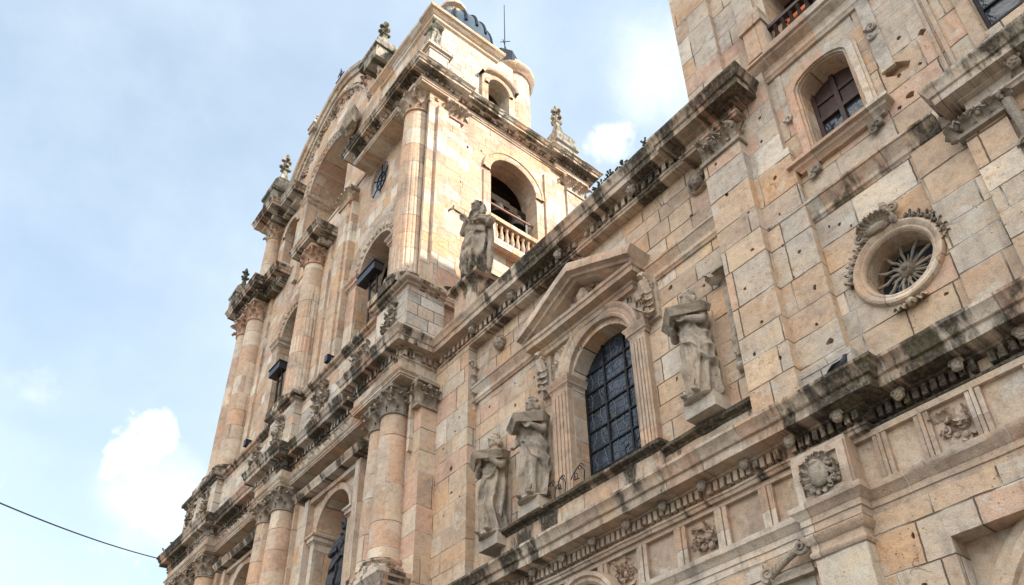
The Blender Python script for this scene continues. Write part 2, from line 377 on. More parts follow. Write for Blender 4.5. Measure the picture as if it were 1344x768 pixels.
class MB:
    def __init__(s, fr=FRONT):
        s.v, s.f, s.fr = [], [], fr
    def add(s, vs, fs, fr=None):
        fr = fr or s.fr
        o = len(s.v)
        s.v += [fr(*p) for p in vs]
        s.f += [tuple(i+o for i in f) for f in fs]
    def box(s, a0, a1, z0, z1, d0, d1, seg=None, fr=None):
        n = 1 if not seg else max(1, int(abs(a1-a0)/seg))
        vs, fs = [], []
        for i in range(n+1):
            a = a0+(a1-a0)*i/n
            vs += [(a, z0, d0), (a, z0, d1), (a, z1, d1), (a, z1, d0)]
        for i in range(n):
            k = i*4
            for j in range(4):
                fs.append((k+j, k+(j+1) % 4, k+4+(j+1) % 4, k+4+j))
        fs += [(0, 1, 2, 3), tuple(n*4+j for j in (3, 2, 1, 0))]
        s.add(vs, fs, fr)
    def poly(s, outer, holes, d0, d1):           # flat slab with holes, outlines in (a, z)
        loops = [outer]+holes
        pts, edges, base = [], [], []
        for l in loops:
            b = len(pts); base.append(b)
            pts += [Vector((p[0], p[1])) for p in l]
            edges += [(b+i, b+(i+1) % len(l)) for i in range(len(l))]
        V, E_, F, *_ = geometry.delaunay_2d_cdt(pts, edges, [], 0, 1e-6)
        def inside(p, l):
            c = False
            j = len(l)-1
            for i in range(len(l)):
                if (l[i][1] > p[1]) != (l[j][1] > p[1]) and p[0] < (l[j][0]-l[i][0])*(p[1]-l[i][1])/(l[j][1]-l[i][1])+l[i][0]: c = not c
                j = i
            return c
        keep = []
        for f in F:
            cx = sum(V[i].x for i in f)/len(f); cy = sum(V[i].y for i in f)/len(f)
            if inside((cx, cy), outer) and not any(inside((cx, cy), h) for h in holes): keep.append(f)
        n = len(V)
        vs = [(p.x, p.y, d1) for p in V]+[(p.x, p.y, d0) for p in V]
        fs = [tuple(f) for f in keep]+[tuple(i+n for i in reversed(f)) for f in keep]
        s.add(vs, fs)
        for l in loops:
            k = len(l)
            s.add([(p[0], p[1], d1) for p in l]+[(p[0], p[1], d0) for p in l], [(i, (i+1) % k, k+(i+1) % k, k+i) for i in range(k)])
    def sweep(s, prof, path, seg=0.35, cap=True):     # prof (out, z); path in plan (X, Y), outward = right of travel
        P = [Vector(p) for p in path]
        n = len(P)
        rings = []
        def mit(i):
            if i == 0: d = (P[1]-P[0]).normalized(); return Vector((d.y, -d.x))
            if i == n-1: d = (P[-1]-P[-2]).normalized(); return Vector((d.y, -d.x))
            d1 = (P[i]-P[i-1]).normalized(); d2 = (P[i+1]-P[i]).normalized()
            n1 = Vector((d1.y, -d1.x)); n2 = Vector((d2.y, -d2.x))
            b = (n1+n2)
            if b.length < 1e-4: return n1
            b.normalize()
            return b/max(0.3, b.dot(n1))
        M_ = [mit(i) for i in range(n)]
        for i in range(n-1):
            k = max(1, int((P[i+1]-P[i]).length/seg))
            for j in range(k):
                t = j/k
                rings.append([(P[i]+M_[i]*o).lerp(P[i+1]+M_[i+1]*o, t) for o, z in prof])
        rings.append([P[-1]+M_[-1]*o for o, z in prof])
        vs = [(q.x, q.y, prof[j][1]) for r in rings for j, q in enumerate(r)]
        m_ = len(prof)
        fs = []
        for i in range(len(rings)-1):
            for j in range(m_-1):
                fs.append((i*m_+j, i*m_+j+1, (i+1)*m_+j+1, (i+1)*m_+j))
        if cap: fs += [tuple(range(m_)), tuple((len(rings)-1)*m_+j for j in reversed(range(m_)))]
        s.add(vs, fs, WORLD)
    def dentils(s, path, z0, z1, o0, o1, w, gap, skip=0.03):
        P = [Vector(p) for p in path]
        for i in range(len(P)-1):
            d = P[i+1]-P[i]; L = d.length; d.normalize()
            nrm = Vector((d.y, -d.x))
            k = int((L+gap)/(w+gap))
            if k < 1: continue
            st = (L+2*o1*0-(k*(w+gap)-gap))/2
            for j in range(k):
                a = P[i]+d*(st+j*(w+gap)+random.uniform(-.010, .010))
                if random.random() < skip: continue
                b = a+d*w
                zz = z0+(random.uniform(-.012, .012) if random.random() > .10 else random.uniform(.02, .09))
                q = [a+nrm*o0, b+nrm*o0, b+nrm*o1, a+nrm*o1]
                vs = [(p.x, p.y, zz) for p in q]+[(p.x, p.y, z1) for p in q]
                s.add(vs, [(0, 1, 2, 3), (4, 7, 6, 5), (0, 4, 5, 1), (1, 5, 6, 2), (2, 6, 7, 3), (3, 7, 4, 0)], WORLD)
    def arch(s, prof, ca, cz, t0=0.0, t1=pi, n=24, closed=False, sx=1.0, sz=1.0):   # prof (radius, d) swept round a centre in (a, z)
        m_ = len(prof)
        vs, fs = [], []
        for i in range(n+1):
            t = t0+(t1-t0)*i/n
            for r, d in prof: vs.append((ca+r*sx*cos(t), cz+r*sz*sin(t), d))
        for i in range(n):
            for j in range(m_-1):
                fs.append((i*m_+j, i*m_+j+1, (i+1)*m_+j+1, (i+1)*m_+j))
        s.add(vs, fs)
    def lathe(s, prof, c, n=28, t0=0, t1=2*pi, flute=None, sq=False):      # prof (r, z), c = (X, Y) world
        vs, fs = [], []
        m_ = len(prof)
        full = abs(t1-t0-2*pi) < 1e-6
        k = n if full else n+1
        for i in range(k):
            t = t0+(t1-t0)*i/n
            for r, z in prof:
                rr = r
                if flute: rr = r*flute(t, z)
                vs.append((c[0]+rr*cos(t), c[1]+rr*sin(t), z))
        for i in range(n):
            i2 = (i+1) % k
            for j in range(m_-1): fs.append((i*m_+j, i2*m_+j, i2*m_+j+1, i*m_+j+1))
        s.add(vs, fs, WORLD)
        o = len(vs)
        s.add([(c[0], c[1], prof[0][1]), (c[0], c[1], prof[-1][1])], [], WORLD)
        b = len(s.v)-2
        for i in range(n):
            i2 = (i+1) % k
            s.f.append((b-o+i2*m_, b-o+i*m_, b)); s.f.append((b-o+i*m_+m_-1, b-o+i2*m_+m_-1, b+1))
    def ell(s, c, r, nu=10, nv=7, fr=None, jit=0.0, seed=0):
        vs, fs = [], []
        for j in range(nv+1):
            p = pi*j/nv
            for i in range(nu):
                t = 2*pi*i/nu
                v = Vector((cos(t)*sin(p), cos(p), sin(t)*sin(p)))
                k = 1+jit*noise.noise(v*1.7+Vector((seed, seed*2.3, 1)))
                vs.append((c[0]+r[0]*v.x*k, c[1]+r[1]*v.y*k, c[2]+r[2]*v.z*k))
        for j in range(nv):
            for i in range(nu):
                i2 = (i+1) % nu
                fs.append((j*nu+i, j*nu+i2, (j+1)*nu+i2, (j+1)*nu+i))
        s.add(vs, fs, fr)
    def tube(s, pts, rs, n=8, fr=None, flat=1.0):
        P = [Vector(p) for p in pts]
        if isinstance(rs, (int, float)): rs = [rs]*len(P)
        vs, fs = [], []
        ref = None
        for i, p in enumerate(P):
            t = (P[min(i+1, len(P)-1)]-P[max(i-1, 0)]).normalized()
            if ref is None:
                ref = Vector((0, 0, 1)) if abs(t.z) < 0.8 else Vector((1, 0, 0))
            b = t.cross(ref)
            if b.length < 1e-4: b = t.orthogonal()
            b.normalize()
            ref = b.cross(t).normalized()
            for k in range(n):
                a = 2*pi*k/n
                q = p+b*cos(a)*rs[i]+ref*sin(a)*rs[i]*flat
                vs.append(tuple(q))
        for i in range(len(P)-1):
            for k in range(n):
                k2 = (k+1) % n
                fs.append((i*n+k, i*n+k2, (i+1)*n+k2, (i+1)*n+k))
        fs += [tuple(reversed(range(n))), tuple((len(P)-1)*n+k for k in range(n))]
        s.add(vs, fs, fr)
    def leaf(s, base, out, upd, L, w, curl=1.0, thick=0.03, fr=None):    # acanthus leaf: rises along upd, curls over towards out
        base, out, upd = Vector(base), Vector(out).normalized(), Vector(upd).normalized()
        sd_ = out.cross(upd).normalized()
        n, vs, fs = 7, [], []
        for i in range(n+1):
            t = i/n
            ang = curl*(t**2.2)*2.6
            if i == 0: p = base.copy(); 
            else: p = p+(upd*cos(ang)+out*sin(ang))*(L/n)
            nn = (out*cos(ang)-upd*sin(ang))
            ww = w*(0.62+0.75*sin(pi*min(1, t*1.05))**0.8)*(1-0.35*t)*(1+0.16*(1 if i % 2 else -1))
            for k, (q, e) in enumerate(((-1, -0.25), (-0.5, 0.12), (0, 0.42), (0.5, 0.12), (1, -0.25))):
                vs.append(tuple(p+sd_*q*ww*0.5+nn*(e*thick*2.2)))
        for i in range(n):
            for k in range(4):
                fs.append((i*5+k, i*5+k+1, (i+1)*5+k+1, (i+1)*5+k))
        o = len(vs)
        vs2 = [tuple(Vector(q)-out*thick*0.8) for q in vs]
        fs2 = [tuple(i+o for i in reversed(f)) for f in fs]
        rim = []
        for i in range(n):
            rim += [(i*5, (i+1)*5, o+(i+1)*5, o+i*5), (i*5+4, o+i*5+4, o+(i+1)*5+4, (i+1)*5+4)]
        rim.append(tuple([n*5+k for k in range(5)]+[o+n*5+k for k in reversed(range(5))]))
        s.add(vs+vs2, fs+fs2+rim, fr)
    def scroll(s, c, ax, ay, r, turns=1.6, th=0.04, fr=None, start=0.0, n=22):
        c, ax, ay = Vector(c), Vector(ax), Vector(ay)
        pts, rs = [], []
        for i in range(n+1):
            t = i/n
            a = start+turns*2*pi*t
            rr = r*(1-0.86*t)
            pts.append(tuple(c+ax*rr*cos(a)+ay*rr*sin(a)))
            rs.append(th*(1-0.35*t))
        s.tube(pts, rs, 6, fr)
    def relief(s, a0, a1, z0, z1, d, seed, dens=1.0, size=1.0):
        rr = random.Random(seed)
        A, Z = a1-a0, z1-z0
        k = int(dens*A*Z/(0.045*size*size))+6
        ca, cz = (a0+a1)/2, (z0+z1)/2
        for i in range(k):
            a = a0+A*rr.uniform(0.06, 0.94); z = z0+Z*rr.uniform(0.06, 0.94)
            t = rr.uniform(0, 2*pi)
            L = rr.uniform(0.18, 0.34)*size
            L = min(L, 0.45*min(A, Z)+0.05)
            up = (cos(t), sin(t), 0.35)
            a = min(max(a, a0+0.25*L), a1-0.25*L); z = min(max(z, z0+0.25*L), z1-0.25*L)
            s.leaf((a, z, d), (rr.uniform(-.3, .3), rr.uniform(-.3, .3), 1), up, L*0.8, L*0.55, curl=0.75, thick=0.022)
        for i in range(max(2, k//4)):
            a = a0+A*rr.uniform(0.15, 0.85); z = z0+Z*rr.uniform(0.15, 0.85)
            r = rr.uniform(0.05, 0.10)*size
            s.ell((a, z, d+0.03), (r, r, r*0.8), 8, 6)
        for sg in (-1, 1):
            r = 0.17*min(A, Z)
            s.scroll((ca+sg*A*0.25, cz, d+0.04), (sg, 0, 0), (0, 1, 0), r, 1.5, 0.035*size)
    def build(s, name, mat, parent=None, rough=0.008, smooth=40, post=None):
        me = bpy.data.meshes.new(name)
        vs = s.v
        if rough:
            out_ = []
            for p in vs:
                v = Vector(p)
                nv = noise.noise_vector(v*1.9)*rough+noise.noise_vector(v*7.3)*rough*0.7
                out_.append(tuple(v+nv))
            vs = out_
        me.from_pydata(vs, [], s.f)
        me.validate()
        bm = bmesh.new(); bm.from_mesh(me)
        bmesh.ops.remove_doubles(bm, verts=bm.verts, dist=0.0004)
        bmesh.ops.recalc_face_normals(bm, faces=bm.faces)
        bm.to_mesh(me); bm.free()
        me.materials.append(M[mat] if isinstance(mat, str) else mat)
        if smooth:
            me.shade_smooth()
            me.set_sharp_from_angle(angle=rad(smooth))
        o = bpy.data.objects.new(name, me)
        COL.objects.link(o)
        if parent:
            o.parent = parent
            off = Vector((0, 0, 0)); p = parent
            while p: off += p.location; p = p.parent
            o.location = -off
        return o

def thing(name, label, cat, loc, group=None):
    o = bpy.data.objects.new(name, None)
    o.empty_display_size = 0.3
    COL.objects.link(o)
    o.location = loc
    o['label'] = label; o['category'] = cat
    if group: o['group'] = group
    return o
def tag(o, label, cat, group=None):
    o['label'] = label; o['category'] = cat
    if group: o['group'] = group
    return o
def struct(o):
    o['kind'] = 'structure'
    return o

def fuse(o, voxel=0.03, smooth=2, disp=0.0):
    md = o.modifiers.new('fuse', 'REMESH')
    md.mode = 'VOXEL'; md.voxel_size = voxel; md.use_smooth_shade = True
    if smooth:
        sm = o.modifiers.new('soften', 'SMOOTH'); sm.iterations = smooth; sm.factor = 0.5
    dg = bpy.context.evaluated_depsgraph_get()
    me = bpy.data.meshes.new_from_object(o.evaluated_get(dg), depsgraph=dg)
    o.modifiers.clear()
    old = o.data
    if not me.materials: me.materials.append(old.materials[0])
    o.data = me
    me.name = o.name
    for p in me.polygons: p.use_smooth = True
    bpy.data.meshes.remove(old)
    return o

def arch_loop(c, hw, zb, zs, rz=None, n=18):
    rz = rz or hw
    l = [(c+hw, zb)]
    l += [(c+hw*cos(pi*i/n), zs+rz*sin(pi*i/n)) for i in range(n+1)]
    l += [(c-hw, zb)]
    return l
def pit(a, z, r, seed):
    rr = random.Random(seed)
    n = 9
    r *= .85
    st = rr.uniform(0.7, 1.7)
    return [(a+r*cos(2*pi*i/n)*rr.uniform(.65, 1.2)*(1/st**.5), z+r*sin(2*pi*i/n)*rr.uniform(.65, 1.2)*st**.5) for i in range(n)]
def rect(a0, a1, z0, z1): return [(a0, z0), (a1, z0), (a1, z1), (a0, z1)]

def cornice_prof(z, s=1.0, p=0.5, back=-0.35, frieze=None, ht=0.9):
    """a classical cornice: bed mould, dentil band, soffit, corona, cyma; z = underside of the bed mould"""
    k = ht/0.9
    pr = [(back, z), (0.0, z), (0.025, z+.06*k), (0.055, z+.07*k), (0.055, z+.12*k), (0.0, z+.16*k), (0.0, z+.36*k), (0.12*p/.5, z+.375*k), (0.12*p/.5, z+.42*k),
          (0.36*p/.5, z+.43*k), (0.37*p/.5, z+.60*k), (0.41*p/.5, z+.62*k), (0.425*p/.5, z+.66*k), (0.44*p/.5, z+.74*k), (0.485*p/.5, z+.80*k), (p, z+.82*k), (p, z+.88*k), (p-.04, z+.9*k), (back, z+1.0*k)]
    return pr
def dent(mb, path, z, k, p, w=0.11, gap=0.10):
    mb.dentils(path, z+.17*k, z+.36*k, -0.01, 0.10*p/.5, w, gap)

# head carved under a soffit
def carved_head(a, z, d, r, parent, seed, name='carved_head', mat='carvewarm'):
    b = MB()
    b.ell((a, z, d), (r, r*1.2, r*0.9), 12, 9, jit=0.25, seed=seed)
    b.ell((a, z-r*0.1, d+r*0.85), (r*0.18, r*0.3, r*0.25), 6, 5)
    for sg in (-1, 1):
        b.ell((a+sg*r*0.42, z-r*0.25, d+r*0.6), (r*0.32, r*0.28, r*0.3), 7, 5)
        b.ell((a+sg*r*0.38, z+r*0.28, d+r*0.72), (r*0.22, r*0.1, r*0.15), 6, 4)
    b.ell((a, z-r*0.75, d+r*0.55), (r*0.35, r*0.22, r*0.3), 7, 5)
    rr = random.Random(seed)
    for i in range(9):
        t = pi*i/8
        b.ell((a+r*1.0*cos(t), z+r*0.35+r*0.85*sin(t), d+r*0.15), (r*.3, r*.3, r*.45), 7, 5, jit=.3, seed=seed+i)
    return b.build(name, mat, parent)

def rosette(a, z, d, r, parent, seed):
    b = MB()
    b.arch([(r*0.82, d-.02), (r*0.84, d+.07), (r*0.93, d+.10), (r*1.0, d+.07), (r*1.02, d-.02)], a, z, 0, 2*pi, 28, sz=1.1)
    o = b.build('medallion', 'carvewarm', parent)
    h = carved_head(a, z, d+.06, r*0.58, o, seed, 'carved_head', 'carve')
    return o

def capital(cx, cy, z0, z1, r, parent, seed=0, square=False, mat='carvewarm', t0=0.0):
    """Corinthian capital: bell, two rows of acanthus leaves, corner volutes, hollow-sided abacus"""
    b = MB(WORLD)
    H = z1-z0
    b.lathe([(r*1.02, z0), (r*1.12, z0+.02*H), (r*1.12, z0+.06*H), (r*0.95, z0+.09*H), (r*0.95, z0+.5*H), (r*1.08, z0+.75*H), (r*1.28, z0+.88*H)], (cx, cy), 20)
    for row, (zb, L, w, off) in enumerate(((0.08, 0.50, 0.62, 0), (0.30, 0.56, 0.60, 0.5))):
        for i in range(8):
            t = 2*pi*(i+off)/8+t0
            o = Vector((cos(t), sin(t), 0))
            b.leaf(Vector((cx, cy, z0+zb*H))+o*r*(1.0+.04*row), o, (0, 0, 1), L*H*1.15, w*r, 0.95, 0.05*r*1.6)
    for i in range(4):
        t = pi/4+i*pi/2+t0
        o = Vector((cos(t), sin(t), 0))
        cpos = Vector((cx, cy, z0+.74*H))+o*r*1.34
        b.scroll(cpos, -o, (0, 0, 1), r*0.27, 1.5, r*0.085, start=pi*0.6)
        b.tube([tuple(Vector((cx, cy, z0+.45*H))+o*r*1.02), tuple(Vector((cx, cy, z0+.66*H))+o*r*1.14), tuple(cpos+Vector((0, 0, r*.26)))], [r*.06, r*.08, r*.09], 6)
        t2 = i*pi/2+t0
        o2 = Vector((cos(t2), sin(t2), 0))
        b.ell(tuple(Vector((cx, cy, z0+.92*H))+o2*r*1.22), (r*.2, r*.2, r*.2), 8, 6, jit=.3, seed=i+seed)
        sd_ = Vector((-sin(t2), cos(t2), 0))
        for sg in (-1, 1):
            b.scroll(Vector((cx, cy, z0+.72*H))+o2*r*1.16+sd_*sg*r*.2, sd_*sg, (0, 0, 1), r*.16, 1.3, r*.05, start=pi*.5)
    # abacus with hollow sides
    ring = []
    for i in range(4):
        t = pi/4+i*pi/2+t0
        t2 = t+pi/4
        ring += [(t-.07, 1.62), (t+.07, 1.62), (t+.42, 1.30), (t2, 1.20), (t+pi/2-.42, 1.30)]
    vs = [(cx+q*r*cos(t), cy+q*r*sin(t), z0+.88*H) for t, q in ring]+[(cx+q*r*1.04*cos(t), cy+q*r*1.04*sin(t), z1) for t, q in ring]
    n = len(ring)
    b.add(vs, [(i, (i+1) % n, n+(i+1) % n, n+i) for i in range(n)]+[tuple(reversed(range(n))), tuple(range(n, 2*n))])
    return b.build('capital', mat, parent, 0.01, 50)

def flat_capital(a0, a1, z0, z1, d, parent, fr=FRONT, seed=0, mat='carvewarm', depth=0.3):
    """pilaster capital: leaves on the flat, volutes at the corners, abacus"""
    b = MB(fr)
    H = z1-z0; w = a1-a0
    b.box(a0-.05, a1+.05, z0, z0+.09*H, d-depth, d+.06)
    b.box(a0+.01, a1-.01, z0+.09*H, z0+.86*H, d-depth, d+.005)
    n = max(3, int(w/0.28))
    for i in range(n):
        a = a0+w*(i+.5)/n
        b.leaf((a, z0+.1*H, d), (0, 0, 1), (0, 1, 0), .50*H, w/n*0.95, 0.9, 0.035)
    for i in range(n+1):
        a = a0+w*i/n
        b.leaf((a, z0+.34*H, d), (0, 0, 1), (0, 1, 0), .55*H, w/n*0.9, 0.95, 0.035)
    for a, sg in ((a0, -1), (a1, 1)):
        b.scroll((a+sg*.03, z0+.72*H, d+.06), (-sg, 0, -.4), (0, 1, 0), .19*H, 1.5, .05*H, start=pi*.6)
        b.leaf((a, z0+.15*H, d-.12), (sg, 0, 0), (0, 1, 0), .55*H, .25, .9, .035)
        b.leaf((a, z0+.15*H, d-.02), (sg*.7, 0, .7), (0, 1, 0), .7*H, .22, .9, .035)
    b.ell(((a0+a1)/2, z0+.8*H, d+.05), (.1*H, .1*H, .1*H), 8, 6, jit=.3, seed=seed)
    b.box(a0-.10, a1+.10, z0+.88*H, z1, d-depth, d+.13)
    return b.build('capital', mat, parent, 0.012, 50)

def column(name, cx, cy, z0, z1, zc, r, parent, base=None, flute=None, mat='column', t0=0.0, capmat='carvewarm'):
    """shaft with entasis carrying its base and capital as sub-parts; z0 shaft foot, z1 neck, zc abacus top"""
    b = MB(WORLD)
    n = 26
    pr = []
    for i in range(n+1):
        t = i/n
        rr = r*(1.0-0.14*t**1.8)
        pr.append((rr, z0+(z1-z0)*t))
    pr = [(r*1.07, z0-.001), (r*1.07, z0+.06)]+[(q, z) for q, z in pr if z > z0+.09]
    b.lathe(pr, (cx, cy), 176 if flute else 36, flute=flute)
    o = b.build(name, mat, parent, 0.006, 40)
    if base is not None:
        bb = MB(WORLD)
        H = z0-base
        q = [(r*1.40, base+.30*H), (r*1.46, base+.36*H), (r*1.48, base+.45*H), (r*1.42, base+.55*H), (r*1.24, base+.6*H), (r*1.18, base+.68*H), (r*1.22, base+.76*H), (r*1.30, base+.80*H), (r*1.32, base+.88*H), (r*1.26, base+.96*H), (r*1.08, z0)]
        bb.lathe(q, (cx, cy), 32)
        bb.box(cx-r*1.5, cx+r*1.5, cy-r*1.5, cy+r*1.5, base, base+.31*H, fr=lambda a, b_, c: (a, b_, c))
        bb.build('base', 'cornice', o, 0.012, 40)
    capital(cx, cy, z1, zc, r*0.88, o, t0=t0, mat=capmat)
    return o

def finial(cx, cy, z0, h, parent, w=0.9, mat='finial', name='finial'):
    b = MB(WORLD)
    e = w/2
    def sq(q, z): return [(cx-q, cy-q, z), (cx+q, cy-q, z), (cx+q, cy+q, z), (cx-q, cy+q, z)]
    lev = [(e*1.0, 0), (e*1.0, .20), (e*1.15, .215), (e*1.18, .25), (e*.8, .27), (e*.95, .33), (e*.98, .38), (e*.72, .46), (e*.34, .56), (e*.20, .66), (e*.18, .70), (e*.32, .72), (e*.32, .75), (e*.15, .77)]
    vs = []
    for q, t in lev: vs += sq(q, z0+t*h)
    fs = []
    for i in range(len(lev)-1):
        for j in range(4): fs.append((i*4+j, i*4+(j+1) % 4, (i+1)*4+(j+1) % 4, (i+1)*4+j))
    fs += [(3, 2, 1, 0), tuple((len(lev)-1)*4+j for j in range(4))]
    b.add(vs, fs)
    for zz, rr, k in ((.76, .26, 4), (.88, .22, 4)):
        for i in range(k):
            t = i*pi/2
            b.ell((cx+e*rr*1.5*cos(t), cy+e*rr*1.5*sin(t), z0+zz*h+.02), (e*.2, e*.2, e*.18), 8, 6, jit=.3, seed=i)
    b.lathe([(e*.12, z0+.76*h), (e*.16, z0+.83*h), (e*.14, z0+.9*h), (e*.22, z0+.94*h), (e*.12, z0+h)], (cx, cy), 10)
    return b.build(name, mat, parent, 0.02, 40)

# ------------------------------------------------------------------ robed statues
def figure(loc, H, yaw=0.0, pose='book', seed=0, mat='statue', name='statue', voxel=None, wide=1.0):
    """one continuous robed figure; local frame: +x to its left-hand side of the viewer, y up, +d forward"""
    rr = random.Random(seed)
    b = MB(WORLD)
    cy_, sy_ = cos(yaw), sin(yaw)
    def fr(a, z, d):                    # a sideways, z up, d towards the street
        x, y = -d, a
        return (loc[0]+(x*cy_-y*sy_)*H, loc[1]+(x*sy_+y*cy_)*H, loc[2]+z*H)
    b.fr = fr
    lean = rr.uniform(-.02, .02)
    #       height, half width, half depth
    tab = [(0.0, .128, .10), (.03, .138, .112), (.12, .125, .105), (.25, .118, .100), (.38, .116, .098), (.47, .122, .100), (.54, .112, .088), (.61, .100, .080), (.68, .112, .085), (.75, .124, .082), (.795, .112, .070), (.82, .070, .05), (.84, .042, .042), (.90, .038, .042)]
    nseg, nr = 120, 130
    ph = rr.uniform(0, 6)
    nf = rr.choice((8, 9))
    tw = rr.choice((-1, 1))*rr.uniform(1.5, 2.2)
    sg = 1 if tw > 0 else -1
    vs, fs = [], []
    for j in range(nr+1):
        t = .90*j/nr
        for k in range(len(tab)-1):
            if tab[k][0] <= t <= tab[k+1][0]: break
        f = (t-tab[k][0])/(tab[k+1][0]-tab[k][0])
        f = f*f*(3-2*f)
        ra = (tab[k][1]+(tab[k+1][1]-tab[k][1])*f)*wide
        rd = tab[k][2]+(tab[k+1][2]-tab[k][2])*f
        off = sg*.022*sin(pi*min(1, t/.5))+lean*t
        fwdo = .015*sin(pi*t/.6) if t < .6 else 0
        A = .60*max(0, 1-t/.72)**.5
        if t > .74: A = 0
        for i in range(nseg):
            th = 2*pi*i/nseg
            # long hanging folds of the robe, sharp ridges with deep valleys
            s1 = 1-2*abs(sin(.5*nf*th+ph+.5*tw*t*2.2+.5*sin(3*th+4*t)))**.8
            fold = 1+A*.42*s1
            # the mantle: a second layer with its own hem running down across the body
            hem = .40+.20*cos(th-pi/2-sg*1.15)+.03*sin(5*th+ph)
            if t > hem and t < .76:
                w = min(1, (t-hem)/.012)
                s2 = 1-2*abs(sin(9*(t-hem*.9)*2.6+1.2*cos(th-pi/2+sg*.6)+ph))**.9
                fold = fold*(1-w)+w*(1+A*.12*s1+.11*s2*(1 if t < .70 else .4))
                ex = .020*w
            else: ex = 0
            knee = .026*math.exp(-((t-.27)/.07)**2)*max(0, cos(th-pi/2-.55*sg))
            vs.append((off+(ra*fold+ex)*cos(th), t, fwdo+(rd*fold+ex)*sin(th)+knee))
    for j in range(nr):
        for i in range(nseg):
            i2 = (i+1) % nseg
            fs.append((j*nseg+i, j*nseg+i2, (j+1)*nseg+i2, (j+1)*nseg+i))
    fs += [tuple(reversed(range(nseg))), tuple(nr*nseg+i for i in range(nseg))]
    b.add(vs, fs)
    # bunched cloth over one shoulder and hanging ends
    for q in range(3):
        b.tube([(-sg*.10, .60-.022*q, .05), (-sg*.04, .60+.012-.02*q, .092), (sg*.03, .645-.018*q, .094), (sg*.085, .71-.012*q, .07), (sg*.105, .775-.01*q, .02)], [.010, .014, .015, .014, .010], 8)
    for q in range(4):
        a = sg*(.095-.022*q)
        b.tube([(a, .50-.02*q, .072), (a+sg*.012, .36, .098), (a-sg*.012, .20, .104), (a-sg*.035, .06+.03*q, .105)], [.011, .012, .013, .007], 7)
    for q in range(2):
        b.tube([(-sg*.118, .52-.03*q, .0), (-sg*(.128-.01*q), .34, .02), (-sg*(.118-.02*q), .14+.03*q, .04)], [.017, .019, .009], 8)
    hx = lean*.9
    hz = .955
    # head with face, hair, neck
    b.ell((hx, hz, .016), (.050, .068, .058), 16, 12)
    b.ell((hx, hz-.045, .035), (.036, .03, .035), 10, 8)
    b.tube([(hx, hz+.014, .062), (hx, hz-.012, .082), (hx, hz-.018, .062)], [.008, .013, .008], 6)
    for q in (-1, 1):
        b.ell((hx+q*.021, hz+.018, .062), (.018, .006, .010), 8, 5)
        b.ell((hx+q*.025, hz-.018, .05), (.016, .018, .014), 8, 6)
        b.ell((hx+q*.05, hz-.005, .0), (.008, .018, .014), 6, 5)
    b.ell((hx, hz-.034, .066), (.018, .006, .010), 8, 5)
    b.ell((hx, hz-.056, .056), (.016, .012, .014), 8, 5)
    for i in range(34):
        t = rr.uniform(0, 2*pi); p = rr.uniform(.0, 1.25)
        v = Vector((cos(t)*sin(p), cos(p), sin(t)*sin(p)))
        if v.z > .62 and v.y < .6: continue
        b.ell((hx+.047*v.x, hz+.012+.066*v.y, .0+.055*v.z), (.016, .016, .016), 7, 5)
    if pose in ('book', 'bookb'):
        for i in range(16):
            t = pi*(.5+i/16*1.6)+.6
            b.ell((hx+.055*cos(t), hz-.02-.012*(i % 3), -.005+.05*sin(t)), (.018, .024, .018), 7, 5)
    def hand(w, dirv, curl, nrm):
        w, dirv, nrm = Vector(w), Vector(dirv).normalized(), Vector(nrm).normalized()
        s_ = dirv.cross(nrm).normalized()
        pm = w+dirv*.028
        b.tube([tuple(w), tuple(pm), tuple(pm+dirv*.018)], [.016, .024, .020], 8, flat=.6)
        for k, (q, L) in enumerate(((-.9, .034), (-.3, .041), (.3, .039), (.9, .031))):
            f0 = pm+dirv*.016+s_*q*.016
            f1 = f0+(dirv*cos(curl*.5)-nrm*sin(curl*.5))*L*.55
            f2 = f1+(dirv*cos(curl*1.3)-nrm*sin(curl*1.3))*L*.55
            b.tube([tuple(f0), tuple(f1), tuple(f2)], [.0075, .007, .0055], 6)
        t0 = w+dirv*.012-s_*.02
        b.tube([tuple(t0), tuple(t0+dirv*.02-s_*.012-nrm*.006), tuple(t0+dirv*.038-s_*.01-nrm*.016)], [.009, .008, .006], 6)
    def arm(S, E_, Wr, hd, curl=1.0, nrm=(0, -.3, -1)):
        b.tube([S, tuple((Vector(S)+Vector(E_))/2+Vector((0, 0, -.004))), E_], [.038, .037, .033], 10)
        b.ell(E_, (.034, .034, .034), 10, 8)
        b.tube([E_, tuple((Vector(E_)+Vector(Wr))/2), Wr], [.034, .030, .018], 10)
        for q in range(4):                                             # sleeve folds
            p = Vector(S).lerp(Vector(E_), .3+.2*q)
            b.ell(tuple(p), (.043, .011, .042), 10, 5)
        hand(Wr, hd, curl, nrm)
    shz = .775
    if pose == 'book':                 # both hands under an open book held up at the chin
        arm((sg*.10, shz-.01, 0), (sg*.142, .635, .06), (sg*.06, .665, .14), (-sg*.7, .35, .2), .9)
        arm((-sg*.10, shz-.01, 0), (-sg*.145, .63, .055), (-sg*.085, .68, .135), (sg*.5, .55, .2), .9)
        bz, bd = .755, .075
        for q in (-1, 1):
            vs = [(0, bz, bd+.195), (q*.215, bz-.01, bd+.045), (q*.19, bz+.03, bd-.10), (0, bz+.07, bd-.02), (0, bz-.075, bd+.155), (q*.18, bz-.075, bd+.005), (q*.165, bz-.02, bd-.10), (0, bz+.0, bd-.02)]
            b.add(vs, [(0, 1, 2, 3), (7, 6, 5, 4), (0, 4, 5, 1), (1, 5, 6, 2), (2, 6, 7, 3), (3, 7, 4, 0)])
    elif pose == 'bookb':              # one arm hugs the book, the other gathers the mantle
        arm((sg*.10, shz-.01, 0), (sg*.145, .63, .05), (sg*.09, .66, .14), (-sg*.8, .25, .1), 1.2)
